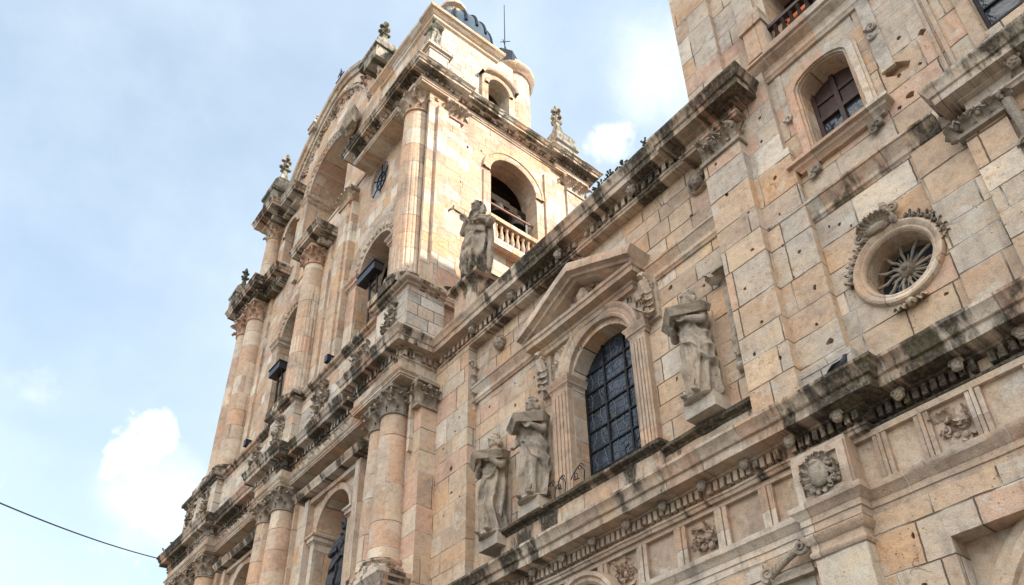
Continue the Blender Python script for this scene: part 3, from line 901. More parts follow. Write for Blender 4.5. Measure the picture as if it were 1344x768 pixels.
        arm((-sg*.10, shz-.01, 0), (-sg*.15, .64, .02), (-sg*.13, .545, .09), (0.1*sg, -.6, .4), 1.2)
        bz, bd = .755, .075
        for q in (-1, 1):
            vs = [(0, bz, bd+.19), (q*.21, bz+.015*q*sg, bd+.045), (q*.18, bz+.03, bd-.10), (0, bz+.065, bd-.02), (0, bz-.075, bd+.15), (q*.175, bz-.07, bd+.005), (q*.155, bz-.025, bd-.10), (0, bz+.0, bd-.02)]
            b.add(vs, [(0, 1, 2, 3), (7, 6, 5, 4), (0, 4, 5, 1), (1, 5, 6, 2), (2, 6, 7, 3), (3, 7, 4, 0)])
    elif pose == 'staff':              # raised hand on a forked staff across the chest, other arm bent at the side
        arm((.10, shz-.01, 0), (.135, .66, .05), (.055, .735, .115), (.6, .55, .1), 1.3)
        arm((-.10, shz-.01, 0), (-.165, .67, .035), (-.055, .675, .12), (.8, .1, .2), 1.2)
        b.tube([(.0, .64, .125), (.06, .76, .14), (.15, .87, .14), (.20, .945, .13)], [.010, .011, .011, .009], 7)
        b.tube([(.20, .945, .13), (.23, .955, .13), (.255, .938, .13)], [.011, .011, .009], 6)
        b.tube([(.20, .945, .13), (.198, .97, .13), (.19, .985, .13)], [.011, .009, .007], 6)
        for q in (-1, 1):              # long hair and cloak down to the hem
            b.tube([(hx+q*.05, hz+.02, -.01), (hx+q*.066, hz-.05, 0), (hx+q*.07, hz-.12, .01)], [.024, .03, .02], 8)
        b.tube([(.10, .76, -.03), (.14, .58, -.01), (.155, .40, .0), (.145, .26, .01)], [.03, .045, .05, .025], 10, flat=.7)
        b.tube([(-.10, .74, -.02), (-.13, .5, .0), (-.125, .26, .01), (-.11, .06, .02)], [.03, .03, .032, .025], 10)
        b.ell((-.15, .655, .05), (.045, .055, .045), 10, 8, jit=.2, seed=2)
    else:                              # arms crossed low over the robe
        arm((.10, shz-.01, 0), (.145, .63, .045), (.045, .615, .115), (-.8, .2, .1), 1.1)
        arm((-.10, shz-.01, 0), (-.15, .64, .03), (-.09, .71, .115), (.3, .8, .1), 1.0)
    # rocky foot
    b.ell((0, .005, .02), (.145*wide, .03, .12), 14, 6, jit=.2, seed=seed)
    for q in (-1, 1):
        b.ell((q*.055, .022, .125), (.028, .02, .06), 8, 6)
    o = b.build(name, mat, None, 0.0, 0)
    fuse(o, voxel or H*0.0056, 0)
    return o

# ================================================================== the ground
g = MB(WORLD)
g.add([(-400, -400, 0), (400, -400, 0), (400, 600, 0), (-400, 600, 0)], [(0, 1, 2, 3)])
struct(g.build('ground', 'paving', None, 0, 0))

# ================================================================== nave side wall
nave = thing('church_side_wall', 'long sandstone side wall of the church with big arched window, pediment and deep mossy cornices', 'church', (12.5, 12, 0))
random.seed(3)
WC, WHW, WZB, WZS = 11.36, 1.08, 11.15, 14.22            # the big window
def pits(lst, s0):
    return [pit(a, z, r, s0+i) for i, (a, z, r) in enumerate(lst)]
Y0n, Y1n = 7.0, 18.3
win = arch_loop(WC, WHW, WZB, WZS, 1.10)
hp = pits([(14.75, 14.9, .07), (13.9, 15.35, .05), (9.0, 15.0, .09), (8.1, 14.4, .06), (8.6, 13.0, .05), (9.2, 12.5, .05), (15.9, 15.5, .06), (16.2, 12.4, .05), (8.1, 16.6, .06), (14.3, 12.6, .04)], 10)
b = MB()
b.poly(rect(Y0n, Y1n, 9.3, 18.2), [win]+hp, -0.13, 0)
b.poly(rect(Y0n, Y1n, 9.3, 18.25), [arch_loop(WC, WHW, WZB, WZS, 1.10)], -1.1, -0.131)
b.build('wall', 'wall', nave, 0.003)
b = MB()
b.box(Y0n, Y1n, 0, 7.8, -1.1, 0)
b.build('lower_wall', 'wall', nave, 0.003)
# projecting strip next to the front
b = MB()
sp_ = pits([(17.35, 14.0, .10), (17.2, 15.2, .05), (17.65, 12.6, .05), (17.3, 13.2, .07), (17.8, 14.9, .06), (16.9, 12.9, .05), (17.0, 15.6, .05)], 40)
b.poly(rect(16.57, 18.4, 9.9, 18.2), sp_, 0.17, 0.30)
b.box(16.571, 18.4, 9.9, 18.2, 0.0, 0.17)
b.build('pilaster', 'pil', nave, 0.004)
b = MB()
for k in range(5):
    b.leaf((16.57, 15.7+.32*k, .06+.04*(k % 2)), (-1, 0, .2), (0, 1, .1), .34, .2, .8, .03)
b.scroll((16.55, 17.36, .15), (0, 0, 1), (0, 1, 0), .13, 1.4, .04)
b.build('carved_drop', 'carvewarm', nave, 0.01)

# upper cornice of the nave with its dentils
NZ = 18.02
npath = [(11.72, 18.1), (11.72, 7.55)]
b = MB()
b.sweep(cornice_prof(NZ, p=0.5, back=-0.9, ht=0.95), npath, 0.3)
b.dentils(npath, NZ+.18, NZ+.38, -0.01, 0.10, 0.12, 0.115)
b.build('cornice', 'cornice', nave, 0.014)
for i, (a, s_) in enumerate(((16.2, 1), (14.3, 2), (9.4, 4), (12.2, 3))):
    carved_head(a, NZ+.30, .46, .12, nave, s_, mat='carve')
b = MB()
b.sweep([(0, 18.9), (-.02, 19.05), (-.5, 19.1), (-5, 21.5), (-9.5, 21.6), (-9.5, 18.9)], [(11.65, 18.3), (11.65, 7.2)], 2)
b.build('roof', 'roof', nave, 0.02)
b = MB()
b.box(7.0, 18.4, 0, 18.8, -9.0, -1.2)
b.build('nave_core', 'inner', nave, 0)

# string courses either side of the window
def string(y0, y1, z0, z1, d, parent, mat='trim', p=.16):
    b = MB()
    k = z1-z0
    b.sweep([(-.3, z0), (0.0, z0), (.02, z0+.12*k), (.045, z0+.16*k), (.045, z0+.36*k), (.03, z0+.4*k), (.05, z0+.55*k), (p*.75, z0+.72*k), (p*.8, z0+.80*k), (p, z0+.84*k), (p, z0+.95*k), (p-.03, z1), (-.3, z1+.06)], [(X0-d, y1), (X0-d, y0)], .3)
    return b.build('string_course', mat, parent, 0.010)
string(13.45, 16.56, 15.95, 16.50, .04, nave)
string(7.30, 9.55, 15.45, 15.95, .04, nave)
# window surround
for a0, a1 in ((WC+WHW+.02, WC+WHW+.62), (WC-WHW-.50, WC-WHW-.02)):
    b = MB()
    b.box(a0, a1, 11.0, WZS-.05, -.02, .17, .5)
    for q in range(4): b.box(a0+.05+(a1-a0-.1)*q/4+.015, a0+.05+(a1-a0-.1)*(q+1)/4-.02, 11.15, WZS-.2, .1, .20, None)
    b.build('window_jamb', 'trim', nave, 0.008)
for a0, a1 in ((WC+WHW+.0, WC+WHW+.66), (WC-WHW-.54, WC-WHW-.0)):
    b = MB()
    path = [(X0+.25, a1), (X0-.17, a1), (X0-.17, a0), (X0+.45, a0)]
    b.sweep([(-.1, WZS-.05), (.0, WZS-.05), (.02, WZS+.02), (.05, WZS+.04), (.05, WZS+.12), (.09, WZS+.17), (.11, WZS+.24), (-.1, WZS+.26)], path, .3)
    b.build('impost', 'trim', nave, 0.008)
b = MB()
b.arch([(WHW, -.02), (WHW, .12), (WHW+.06, .15), (WHW+.10, .13), (WHW+.16, .16), (WHW+.22, .16), (WHW+.26, .20), (WHW+.32, .22), (WHW+.36, .20), (WHW+.36, -.02)], WC, WZS+.22, .02, pi-.02, 30, sz=.96)
b.build('archivolt', 'trim', nave, 0.008)
b = MB()                                             # carved spandrels
for sg in (-1, 1):
    b.poly([(WC+sg*1.62, WZS+.5), (WC+sg*1.62, 16.0), (WC+sg*.1, 16.0), (WC+sg*.1, WZS+1.62), (WC+sg*.9, WZS+1.3), (WC+sg*1.35, WZS+.8)], [], -.02, .06)
    for k in range(9):
        b.leaf((WC+sg*(.75+.09*k), 15.85-.11*k+.03*(k % 3), .06), (0, 0, 1), (sg*.8, -.4+.3*(k % 3), .2), .24, .13, .7, .02)
b.build('spandrel', 'panel', nave, 0.008)
for a in (WC+1.95, WC-1.83):                         # scroll brackets that carry the pediment
    b = MB()
    b.box(a-.19, a+.19, 14.35, 15.75, -.02, .10)
    b.scroll((a, 15.50, .2), (0, 0, 1), (0, 1, 0), .2, 1.5, .07)
    b.scroll((a, 14.6, .14), (0, 0, 1), (0, -1, 0), .14, 1.4, .06)
    b.tube([(a, 15.4, .32), (a, 15.1, .22), (a, 14.8, .14), (a, 14.55, .2)], [.12, .13, .11, .08], 8)
    for k in range(4): b.leaf((a, 15.2-.2*k, .2), (0, -.2, 1), (0, -1, .2), .28, .26, .7, .03)
    b.build('bracket', 'carvewarm', nave, 0.01)
# pediment
PC, PH, PZ, PA = 11.68, 2.02, 15.60, 17.02
b = MB()
lowp = [(-.2, PZ), (.05, PZ), (.08, PZ+.10), (.12, PZ+.12), (.12, PZ+.22), (.34, PZ+.24), (.36, PZ+.36), (.40, PZ+.38), (.42, PZ+.46), (-.2, PZ+.52)]
b.sweep(lowp, [(X0+.1, PC+PH-.36), (X0-.12, PC+PH-.36), (X0-.12, PC-PH+.36), (X0+.1, PC-PH+.36)], .3)
pr = [(0, 0), (0, .36), (.05, .42), (.05, .52), (.12, .54), (.15, .62), (.15, .70), (.36, .70), (.42, .66), (.42, 0)]   # (height across, d)
for sg in (-1, 1):
    A_, B_ = Vector((PC+sg*(PH+.02), PZ+.42)), Vector((PC, PA-.02))
    dd = (B_-A_).normalized()
    nn = Vector((-dd.y, dd.x)) if sg < 0 else Vector((dd.y, -dd.x))
    if nn.y < 0: nn = -nn
    vs, fs = [], []
    n = 10
    for i in range(n+1):
        t = i/n
        for h_, d in pr:
            p = A_.lerp(B_, t)
            if i == n:
                p = B_+Vector((0, h_/max(.2, nn.y))); vs.append((p.x, p.y, d))
            else:
                p = p+nn*h_; vs.append((p.x, p.y, d))
    m_ = len(pr)
    for i in range(n):
        for j in range(m_-1): fs.append((i*m_+j, i*m_+j+1, (i+1)*m_+j+1, (i+1)*m_+j))
        fs.append((i*m_+m_-1, i*m_, (i+1)*m_, (i+1)*m_+m_-1))
    fs += [tuple(range(m_)), tuple(n*m_+j for j in reversed(range(m_)))]
    b.add(vs, fs)
b.poly([(PC-PH+.1, PZ+.5), (PC+PH-.1, PZ+.5), (PC, PA)], [], -.02, .05)
ped = b.build('pediment', 'trim', nave, 0.014)
b = MB()
b.relief(PC-.5, PC+.5, PZ+.58, PZ+1.25, .05, 5, 1.1, .8)
b.ell((PC, PZ+.95, .14), (.2, .3, .16), 10, 8, jit=.3)
b.build('carving', 'carvewarm', ped, 0.01)
b = MB()                                             # ornament on top of the pediment
for k in range(7):
    t = pi*(k/6)
    b.leaf((PC-.1, PA+.36, .12), (.2*cos(t), .2, 1), (cos(t), sin(t)+.2, .3), .42, .16, .8, .03)
b.ell((PC-.1, PA+.42, .2), (.13, .13, .12), 9, 7, jit=.3)
b.build('acroterion', 'carvewarm', nave, 0.01)
# glazed window
gl = MB()
gl.poly(arch_loop(WC, WHW+.02, WZB, WZS+.22, 1.10), [], -.50, -.46)
wino = gl.build('window', 'glass', nave, 0, 0)
b = MB()
for k in range(1, 3): b.box(WC-WHW+2*WHW*k/3-.028, WC-WHW+2*WHW*k/3+.028, WZB, WZS+1.2, -.465, -.415)
for k in range(7):
    z = WZB+.02+.58*k
    hw = WHW if z < WZS+.22 else WHW*math.sqrt(max(.01, 1-((z-WZS-.22)/1.1)**2))
    b.box(WC-hw, WC+hw, z-.022, z+.022, -.463, -.42)
b.arch([(WHW-.05, -.47), (WHW-.05, -.42), (WHW+.02, -.42)], WC, WZS+.22, 0, pi, 26, sz=1.02)
b.box(WC-WHW-.01, WC-WHW+.05, WZB, WZS+.2, -.47, -.42)
b.box(WC+WHW-.05, WC+WHW+.01, WZB, WZS+.2, -.47, -.42)
b.build('glazing_bar', 'iron', wino, 0.003)
b = MB()
rr = random.Random(8)
def whw(z): return WHW if z < WZS+.22 else WHW*math.sqrt(max(.0, 1-((z-WZS-.22)/1.12)**2))
for k in range(7):                                    # wandering came lines inside each light
    zb0 = WZB+.02+.58*k
    for i in range(3):
        a0 = WC-WHW+2*WHW*i/3; a1 = a0+2*WHW/3
        if max(abs(a0-WC), abs(a1-WC)) > whw(zb0+.58)+.12: continue
        for q in range(2):
            z = zb0+.58*(q+.7)/2.2
            b.tube([(a0+(a1-a0)*t, z+rr.uniform(-.07, .07), -.455) for t in (0, .3, .55, .8, 1)], .009, 5)
        for q in range(2):
            a = a0+(a1-a0)*(q+.75)/2.5
            b.tube([(a+rr.uniform(-.08, .08), zb0+.58*t, -.454) for t in (0, .3, .6, 1)], .009, 5)
b.build('leading', 'lead', wino, 0)

# medallions and heads on the wall
rosette(7.72, 17.35, .02, .30, nave, 21)
b = MB()
b.box(15.05, 15.55, 17.1, 17.15, -.01, .02)
md = carved_head(15.3, 17.38, .10, .19, nave, 33, 'carved_head', 'carve')
b = MB()
b.box(15.5, 15.72, 15.9, 17.05, -.02, .012)
# dado course with its mossy ledge (steps forward under the window)
b = MB()
b.sweep([(-.4, 9.9), (0, 9.9), (0, 11.0), (-.4, 11.0)], [(X0+.3, 15.15), (X0-.22, 15.15), (X0-.22, 9.72), (X0+.0, 9.72)], .4)
b.sweep([(-.3, 9.9), (0, 9.9), (0, 10.85), (-.3, 10.85)], [(X0-.08, 9.72), (X0-.08, 7.3)], .4)
b.sweep([(-.3, 9.9), (0, 9.9), (0, 10.35), (-.3, 10.4)], [(X0-.06, 16.56), (X0-.06, 15.15)], .4)
b.build('dado', 'dado', nave, 0.008)
lp = lambda z, p: [(-.3, z-.02), (.0, z-.02), (.03, z+.01), (.05, z+.05), (p*.7, z+.06), (p, z+.09), (p, z+.17), (p-.03, z+.2), (-.3, z+.24)]
b = MB()
b.sweep(lp(10.88, .17), [(X0+.2, 15.15), (X0-.22, 15.15), (X0-.22, 9.72), (X0+.1, 9.72)], .22)
b.sweep(lp(10.76, .15), [(X0-.08, 9.72), (X0-.08, 7.3)], .22)
b.build('ledge', 'ledge', nave, 0.022)

# lower entablature, left length
random.seed(5)
LZ = 9.22
def lower_cornice(path, name, parent, mat='cornice'):
    b = MB()
    b.sweep(cornice_prof(LZ, p=0.68, back=-.3, ht=0.9), path, .28)
    b.dentils(path, LZ+.165, LZ+.365, -.01, .13, .095, .06, .02)
    return b.build(name, mat, parent, 0.016)
lower_cornice([(11.93, 18.4), (11.93, 7.0)], 'cornice', nave)
for i in range(9):
    carved_head(15.9-i*1.02, LZ+.32, .30, .09, nave, 50+i, mat='carve')
b = MB()
arp = [(-.3, 7.66), (0, 7.66), (.015, 7.72), (.03, 7.73), (.03, 7.86), (.055, 7.87), (.055, 7.98), (.08, 8.0), (.11, 8.08), (.16, 8.12), (.17, 8.18), (.17, 8.22), (.13, 8.24), (-.3, 8.3)]
b.sweep(arp, [(12.0, 18.4), (12.0, 7.0)], .3)
b.build('architrave', 'trim', nave, 0.010)
b = MB()
b.box(7.0, 18.4, 8.25, 9.24, -.5, -.10, 1)
b.box(7.0, 18.4, 9.12, 9.235, -.12, .0, .4)
b.build('frieze', 'panel', nave, 0.004)
# triglyph posts and panels of the frieze
posts = [7.62, 8.66, 9.70, 10.74, 11.9, 13.0, 14.1]
for y in posts:
    b = MB()
    for k, (o0, o1) in enumerate(((-.15, -.05), (-.035, .045), (.06, .14))):
        b.box(y+o0, y+o1, 8.24, 9.13, -.11, (-.01, .012, -.01)[k])
    b.build('triglyph', 'trim', nave, 0.008)
for i, y in enumerate(posts[:-1]):
    if i in (0, 2): continue
    b = MB()
    b.relief(y+.22, posts[i+1]-.22, 8.34, 9.06, -.10, 70+i, (.9, 1.2, .8, 1.3, 2.2, 1.8)[i], .85)
    b.build('relief_panel', 'carvewarm', nave, 0.012)
# pediment tip of the niche below
b = MB()
b.arch([(.8, -.05), (.8, .14), (.86, .2), (.93, .2), (.97, .26), (1.06, .26), (1.1, -.05)], 12.35, 7.95, .25, pi-.25, 18)
b.build('niche_hood', 'trim', nave, 0.01)

# ================================================================== tower block at the near end
blk = thing('church_corner_block', 'near church block with round window, red timber casement and balcony, at right edge', 'church', (12.5, 3, 0))
random.seed(9)
W2a, W2b = 3.76, 4.86
w2 = [(W2b, 15.58), (W2b, 17.55)]+[(4.31+.55*cos(pi*i/10), 17.55+.36*sin(pi*i/10)) for i in range(1, 10)]+[(W2a, 17.55), (W2a, 15.58)]
OC = (4.13, 12.0)
oc = [(OC[0]+.605*cos(2*pi*i/30), OC[1]+.605*sin(2*pi*i/30)) for i in range(30)]
w3 = rect(-.6, 1.50, 15.5, 18.6)
bal = rect(2.7, 5.08, 19.45, 22.4)
bp_ = pits([(4.9, 13.6, .05), (3.0, 16.0, .06), (2.75, 16.9, .06), (4.7, 13.4, .04), (5.1, 13.7, .04), (3.15, 13.75, .10), (2.35, 16.6, .10), (2.95, 15.35, .10), (2.6, 15.9, .05), (3.2, 15.25, .06), (2.6, 12.0, .05), (2.2, 12.5, .05), (3.6, 10.9, .05)], 90)
bp_.append([(2.72, 16.15), (2.80, 16.0), (3.05, 16.05), (3.22, 16.2), (3.2, 16.35), (2.95, 16.38)])
outer = rect(-3, 7.25, 0, 19.3)
nichein = [(4.72, 0), (4.72, 6.98), (1.0, 6.98), (1.0, 0)]
outer = [(-3, 9.75), (5.45, 9.75), (5.45, 9.3), (7.25, 9.3), (7.25, 19.3), (-3, 19.3)]
b = MB()
b.poly(outer, [w2, oc, w3]+bp_, -.15, 0)
b.poly(outer, [w2, oc, w3], -1.0, -.151)
b.build('wall', 'wall', blk, 0.003)
b = MB()
b.poly([(-3, 0), (1.0, 0), (1.0, 6.98), (4.72, 6.98), (4.72, 0), (7.25, 0), (7.25, 7.75), (-3, 7.75)], pits([(5.3, 6.4, .07), (5.25, 7.2, .05), (5.4, 5.9, .05)], 170), -.5, 0)
b.build('lower_wall', 'wall', blk, 0.003)
b = MB()                                              # upper storey
up = rect(-3, 7.28, 19.3, 34)
b.poly(up, [bal], -1.2, -.06)
b.build('upper_wall', 'pil', blk, 0.003)
b = MB()
b.box(6.42, 7.5, 19.0, 34, -.1, .10, 2)
b.box(5.30, 5.78, 19.62, 34, -.1, .06)
b.box(-.5, 2.5, 19.62, 34, -.1, .06)
b.build('pilaster', 'pil', blk, 0.005)
b = MB()
b.box(-3, 7.3, 0, 34, -9, -2.6)
b.build('core', 'inner', blk, 0)
b = MB()
b.box(-3, 7.3, 23.5, 34, -2.5, -1.2); b.box(-3, 7.3, 0, 15.0, -2.5, -1.0); b.box(-3, 7.3, 18.9, 19.4, -2.5, -1.0)
b.build('floor_slab', 'inner', blk, 0)
# big pilaster and its half pilaster
b = MB()
pp = pits([(6.85, 15.9, .07), (6.55, 14.0, .05), (6.9, 13.2, .05), (6.7, 12.2, .05), (7.0, 11.6, .06), (6.5, 11.2, .06), (6.95, 17.0, .06), (6.45, 15.0, .04)], 120)
b.poly(rect(6.27, 7.28, 10.0, 17.5), pp, .26, .40)
b.box(6.27, 7.28, 10.0, 17.5, -.05, .259)
b.build('pilaster', 'pil', blk, 0.005)
b = MB()
pp = pits([(5.8, 15.6, .07), (5.9, 14.6, .04), (5.7, 13.4, .06), (5.6, 12.4, .06), (5.75, 11.6, .05), (5.95, 12.9, .04), (5.6, 11.1, .09), (6.0, 13.8, .04)], 140)
b.poly(rect(5.35, 6.27, 10.0, 16.15), pp, .07, .20)
b.box(5.35, 6.27, 10.0, 16.15, -.05, .069)
b.poly(rect(5.48, 6.27, 16.15, 19.3), pits([(5.8, 17.6, .06), (5.9, 16.9, .05)], 160), .05, .15)
b.box(5.48, 6.27, 16.15, 19.3, -.05, .049)
b.build('half_pilaster', 'pil', blk, 0.005)
b = MB()
b.box(5.25, 6.3, 10.05, 10.75, -.05, .27)
b.build('pilaster_foot', 'greystone', blk, 0.008)
b = MB()
b.box(6.22, 7.33, 17.14, 17.25, -.05, .46); b.box(6.30, 7.25, 17.25, 17.88, -.05, .40)
rr = random.Random(77)
for row, (zz, n_) in enumerate(((17.26, 6), (17.42, 5), (17.56, 6))):
    for k in range(n_):
        y = 6.33+.9*(k+.5)/n_
        b.leaf((y, zz, .41), (rr.uniform(-.4, .4), 0, 1), (rr.uniform(-.5, .5), 1, .25), rr.uniform(.26, .40), rr.uniform(.16, .24), rr.uniform(.7, 1.1), .04)
for k in range(12): b.ell((6.36+.86*rr.random(), 17.34+.45*rr.random(), .45), (.05, .05, .06), 7, 5, jit=.4, seed=k)
for sg, y in ((1, 6.40), (-1, 7.16)): b.scroll((y, 17.66, .48), (sg, 0, 0), (0, 1, 0), .14, 1.5, .045)
for k in range(4): b.leaf((6.3, 17.3+.14*k, .30-.07*k), (-1, 0, .3), (0, 1, .2), .3, .2, .9, .04)
b.build('capital', 'carve', blk, 0.012)
# cornice over the big pilaster (breaks forward), then string course
b = MB()
pth = [(12.2, 7.75), (11.55, 7.75), (11.55, 6.15), (12.1, 6.15)]
b.sweep(cornice_prof(17.86, p=.55, back=-.3, ht=.86), pth, .3)
b.build('cornice', 'mosscornice', blk, 0.016)
string(2.6, 6.14, 18.55, 19.15, .06, blk, 'trim', .3)
string(2.72, 6.24, 13.98, 14.46, .02, blk, 'cornice', .2)
b = MB()
b.box(2.7, 5.25, 19.15, 19.28, -.3, .34, .4)
b.build('balcony_slab', 'trim', blk, 0.01)
# balcony: balustrade and what is behind it
bl = MB()
bl.box(2.7, 5.1, 20.12, 20.22, -.04, .10)
blo = bl.build('balustrade', 'wood', blk, 0.006)
for k in range(11):
    y = 4.93-.205*k
    b = MB(WORLD)
    b.lathe([(.07, 19.28), (.07, 19.34), (.045, 19.38), (.085, 19.55), (.09, 19.65), (.05, 19.85), (.04, 19.98), (.06, 20.05), (.06, 20.13)], (11.97, y), 12)
    b.build('baluster', 'darkwood', blo, 0.004)
b = MB()
b.box(5.10, 5.62, 19.28, 20.9, -.3, .30)
b.box(5.06, 5.68, 20.3, 20.42, -.3, .36)
b.build('balcony_pier', 'trim', blk, 0.008)
b = MB()
b.box(2.6, 5.2, 19.4, 23.3, -2.58, -2.5)
b.build('shutter', 'wood', blk, 0)
b = MB()
b.box(4.55, 4.98, 19.5, 21.2, -.98, -.92); b.box(4.1, 4.35, 19.5, 20.6, -.98, -.92)
dr = b.build('balcony_door', 'cream', blk, 0)
b = MB()
b.box(4.98, 5.06, 19.5, 21.3, -.99, -.85); b.box(4.45, 5.06, 21.2, 21.32, -.99, -.85)
b.build('frame', 'orange', dr, 0)
# timber window with its moulded frame
b = MB()
fo = [(W2b+.02, 15.5), (W2b+.02, 17.55)]+[(4.31+.57*cos(pi*i/12), 17.55+.38*sin(pi*i/12)) for i in range(1, 12)]+[(W2a-.02, 17.55), (W2a-.02, 15.5)]
fo2 = [(W2b+.30, 15.5), (W2b+.30, 17.6)]+[(4.31+.84*cos(pi*i/12), 17.65+.60*sin(pi*i/12)) for i in range(1, 12)]+[(W2a-.30, 17.6), (W2a-.30, 15.5)]
b.poly(fo2+fo[::-1], [], -.01, .07)
fo3 = [(4.31+(p[0]-4.31)*.93, p[1]-.02) for p in fo2]
fo4 = [(4.31+(p[0]-4.31)*1.10, p[1]+.02) for p in fo]
b.poly(fo3+fo4[::-1], [], .06, .12)
b.build('window_surround', 'trim', blk, 0.008)
b = MB()
b.sweep([(-.3, 15.30), (.0, 15.30), (.03, 15.36), (.10, 15.40), (.12, 15.46), (.2, 15.48), (.2, 15.56), (-.3, 15.6)], [(12.1, 5.28), (11.9, 5.28), (11.9, 3.42), (12.1, 3.42)], .3)
b.build('window_sill', 'trim', blk, 0.01)
for y in (5.02, 3.66):
    b = MB()
    b.box(y-.14, y+.14, 15.12, 15.3, -.01, .1)
    b.scroll((y-.05, 15.16, .1), (1, 0, 0), (0, 1, 0), .09, 1.3, .035)
    b.scroll((y+.08, 15.1, .08), (-1, 0, 0), (0, -1, 0), .07, 1.3, .03)
    b.build('bracket', 'carve', blk, 0.006)
b = MB()
b.box(2.98, 3.24, 16.3, 19.1, -.02, .06)
b.scroll((3.1, 17.62, .10), (1, 0, 0), (0, 1, 0), .12, 1.4, .045)
b.scroll((3.16, 17.4, .08), (-1, 0, 0), (0, -1, 0), .09, 1.3, .04)
b.build('scrolled_frame', 'carvewarm', blk, 0.008)
b = MB()
b.scroll((5.22, 17.0, .08), (1, 0, 0), (0, 1, 0), .1, 1.3, .04)
b.box(5.16, 5.3, 17.0, 18.5, -.02, .04)
b.build('scrolled_frame', 'carvewarm', blk, 0.008)
fr_ = MB()
fr_.box(W2a, W2b, 17.35, 17.44, -.52, -.42); fr_.box(W2a, W2b, 16.82, 16.94, -.52, -.40)
for y in (W2a+.04, 4.31, W2b-.04): fr_.box(y-.05, y+.05, 15.55, 17.95, -.52, -.4)
fr_.box(W2a, W2b, 15.55, 15.66, -.52, -.41)
for y in (4.03, 4.58): fr_.box(y-.22, y+.22, 16.92, 17.9, -.50, -.46)
wo = fr_.build('window', 'wood', blk, 0.003)
b = MB()
for y in (4.03, 4.58): b.box(y-.23, y+.23, 15.62, 16.86, -.49, -.48)
b.build('pane', 'pane', wo, 0, 0)
b = MB()
b.box(W2a-.02, W2b+.02, 15.5, 18.1, -1.02, -.95)
b.build('back_board', 'wood', wo, 0)
# round window
b = MB()
b.arch([(.60, -.35), (.61, .0), (.63, .05), (.66, .07), (.69, .06), (.72, .09), (.77, .115), (.81, .10), (.835, .05), (.84, -.02)], OC[0], OC[1], 0, 2*pi, 48)
ocw = b.build('round_window', 'trim', blk, 0.010)
b = MB()
b.arch([(.001, -.55), (.63, -.55)], OC[0], OC[1], 0, 2*pi, 32)
b.build('pane', 'pane', ocw, 0, 0)
b = MB()
for k in range(12):
    t = 2*pi*k/12
    r1 = .60
    b.tube([(OC[0]+.1*cos(t), OC[1]+.1*sin(t), -.32), (OC[0]+.25*cos(t+.06), OC[1]+.25*sin(t+.06), -.28), (OC[0]+.4*cos(t-.05), OC[1]+.4*sin(t-.05), -.32), (OC[0]+r1*cos(t), OC[1]+r1*sin(t), -.34)], [.036, .024, .030, .028], 7)
    t += pi/12
    b.tube([(OC[0]+.12*cos(t), OC[1]+.12*sin(t), -.32), (OC[0]+.34*cos(t), OC[1]+.34*sin(t), -.31)], [.026, .006], 6)
b.ell((OC[0], OC[1], -.28), (.15, .15, .11), 12, 8, jit=.2)
b.ell((OC[0], OC[1], -.17), (.06, .06, .06), 8, 6)
b.build('star_tracery', 'carve', ocw, 0.004)
b = MB()                                              # shell and garland round the window
sc = Vector((OC[0]+.10, OC[1]+.86))
for k in range(9):
    t = pi*(.06+.88*k/8)
    b.leaf((sc.x+.05*cos(t), sc.y, .10), (0, -.2, 1), (cos(t), sin(t)*.95, .2), .36, .15, .6, .035)
for k in range(5):
    b.ell((sc.x-.30+.02*k, sc.y-.04+.09*k, .16), (.07, .10, .08), 9, 7, jit=.5, seed=k)
b.scroll((sc.x-.36, sc.y+.2, .14), (1, 0, 0), (0, 1, 0), .11, 1.5, .045)
b.scroll((sc.x+.34, sc.y-.04, .14), (-1, 0, 0), (0, 1, 0), .12, 1.5, .04)
b.ell((sc.x, sc.y-.02, .15), (.22, .10, .1), 10, 6, jit=.4, seed=3)
rr = random.Random(31)
for sg, n_, t0_, dt in ((1, 15, 1.95, .088), (-1, 13, 1.20, .088)):
    for k in range(n_):
        t = t0_+sg*k*dt
        r = .865
        b.leaf((OC[0]+r*cos(t), OC[1]+r*sin(t), .03), (cos(t)*.5, sin(t)*.5, 1), (-sg*sin(t)+.5*cos(t)*(1 if k % 2 else -.6), sg*cos(t)+.5*sin(t)*(1 if k % 2 else -.6), .25), .16, .12, .85, .03)
        if k % 2: b.ell((OC[0]+(r+.01)*cos(t), OC[1]+(r+.01)*sin(t), .07), (.04, .04, .045), 7, 5, jit=.4, seed=k)
b.build('shell_garland', 'carve', ocw, 0.010)
b = MB()
for k in range(6):
    t = -pi/2-.22+.09*k
    b.leaf((OC[0]+.88*cos(t)+.0, OC[1]+.88*sin(t), .04), (0, 0, 1), (cos(t)*1.5, sin(t), .2), .22, .13, .7, .03)
b.ell((OC[0], OC[1]-.95, .08), (.1, .08, .08), 8, 6, jit=.4)
b.build('leaf_drop', 'carve', ocw, 0.010)
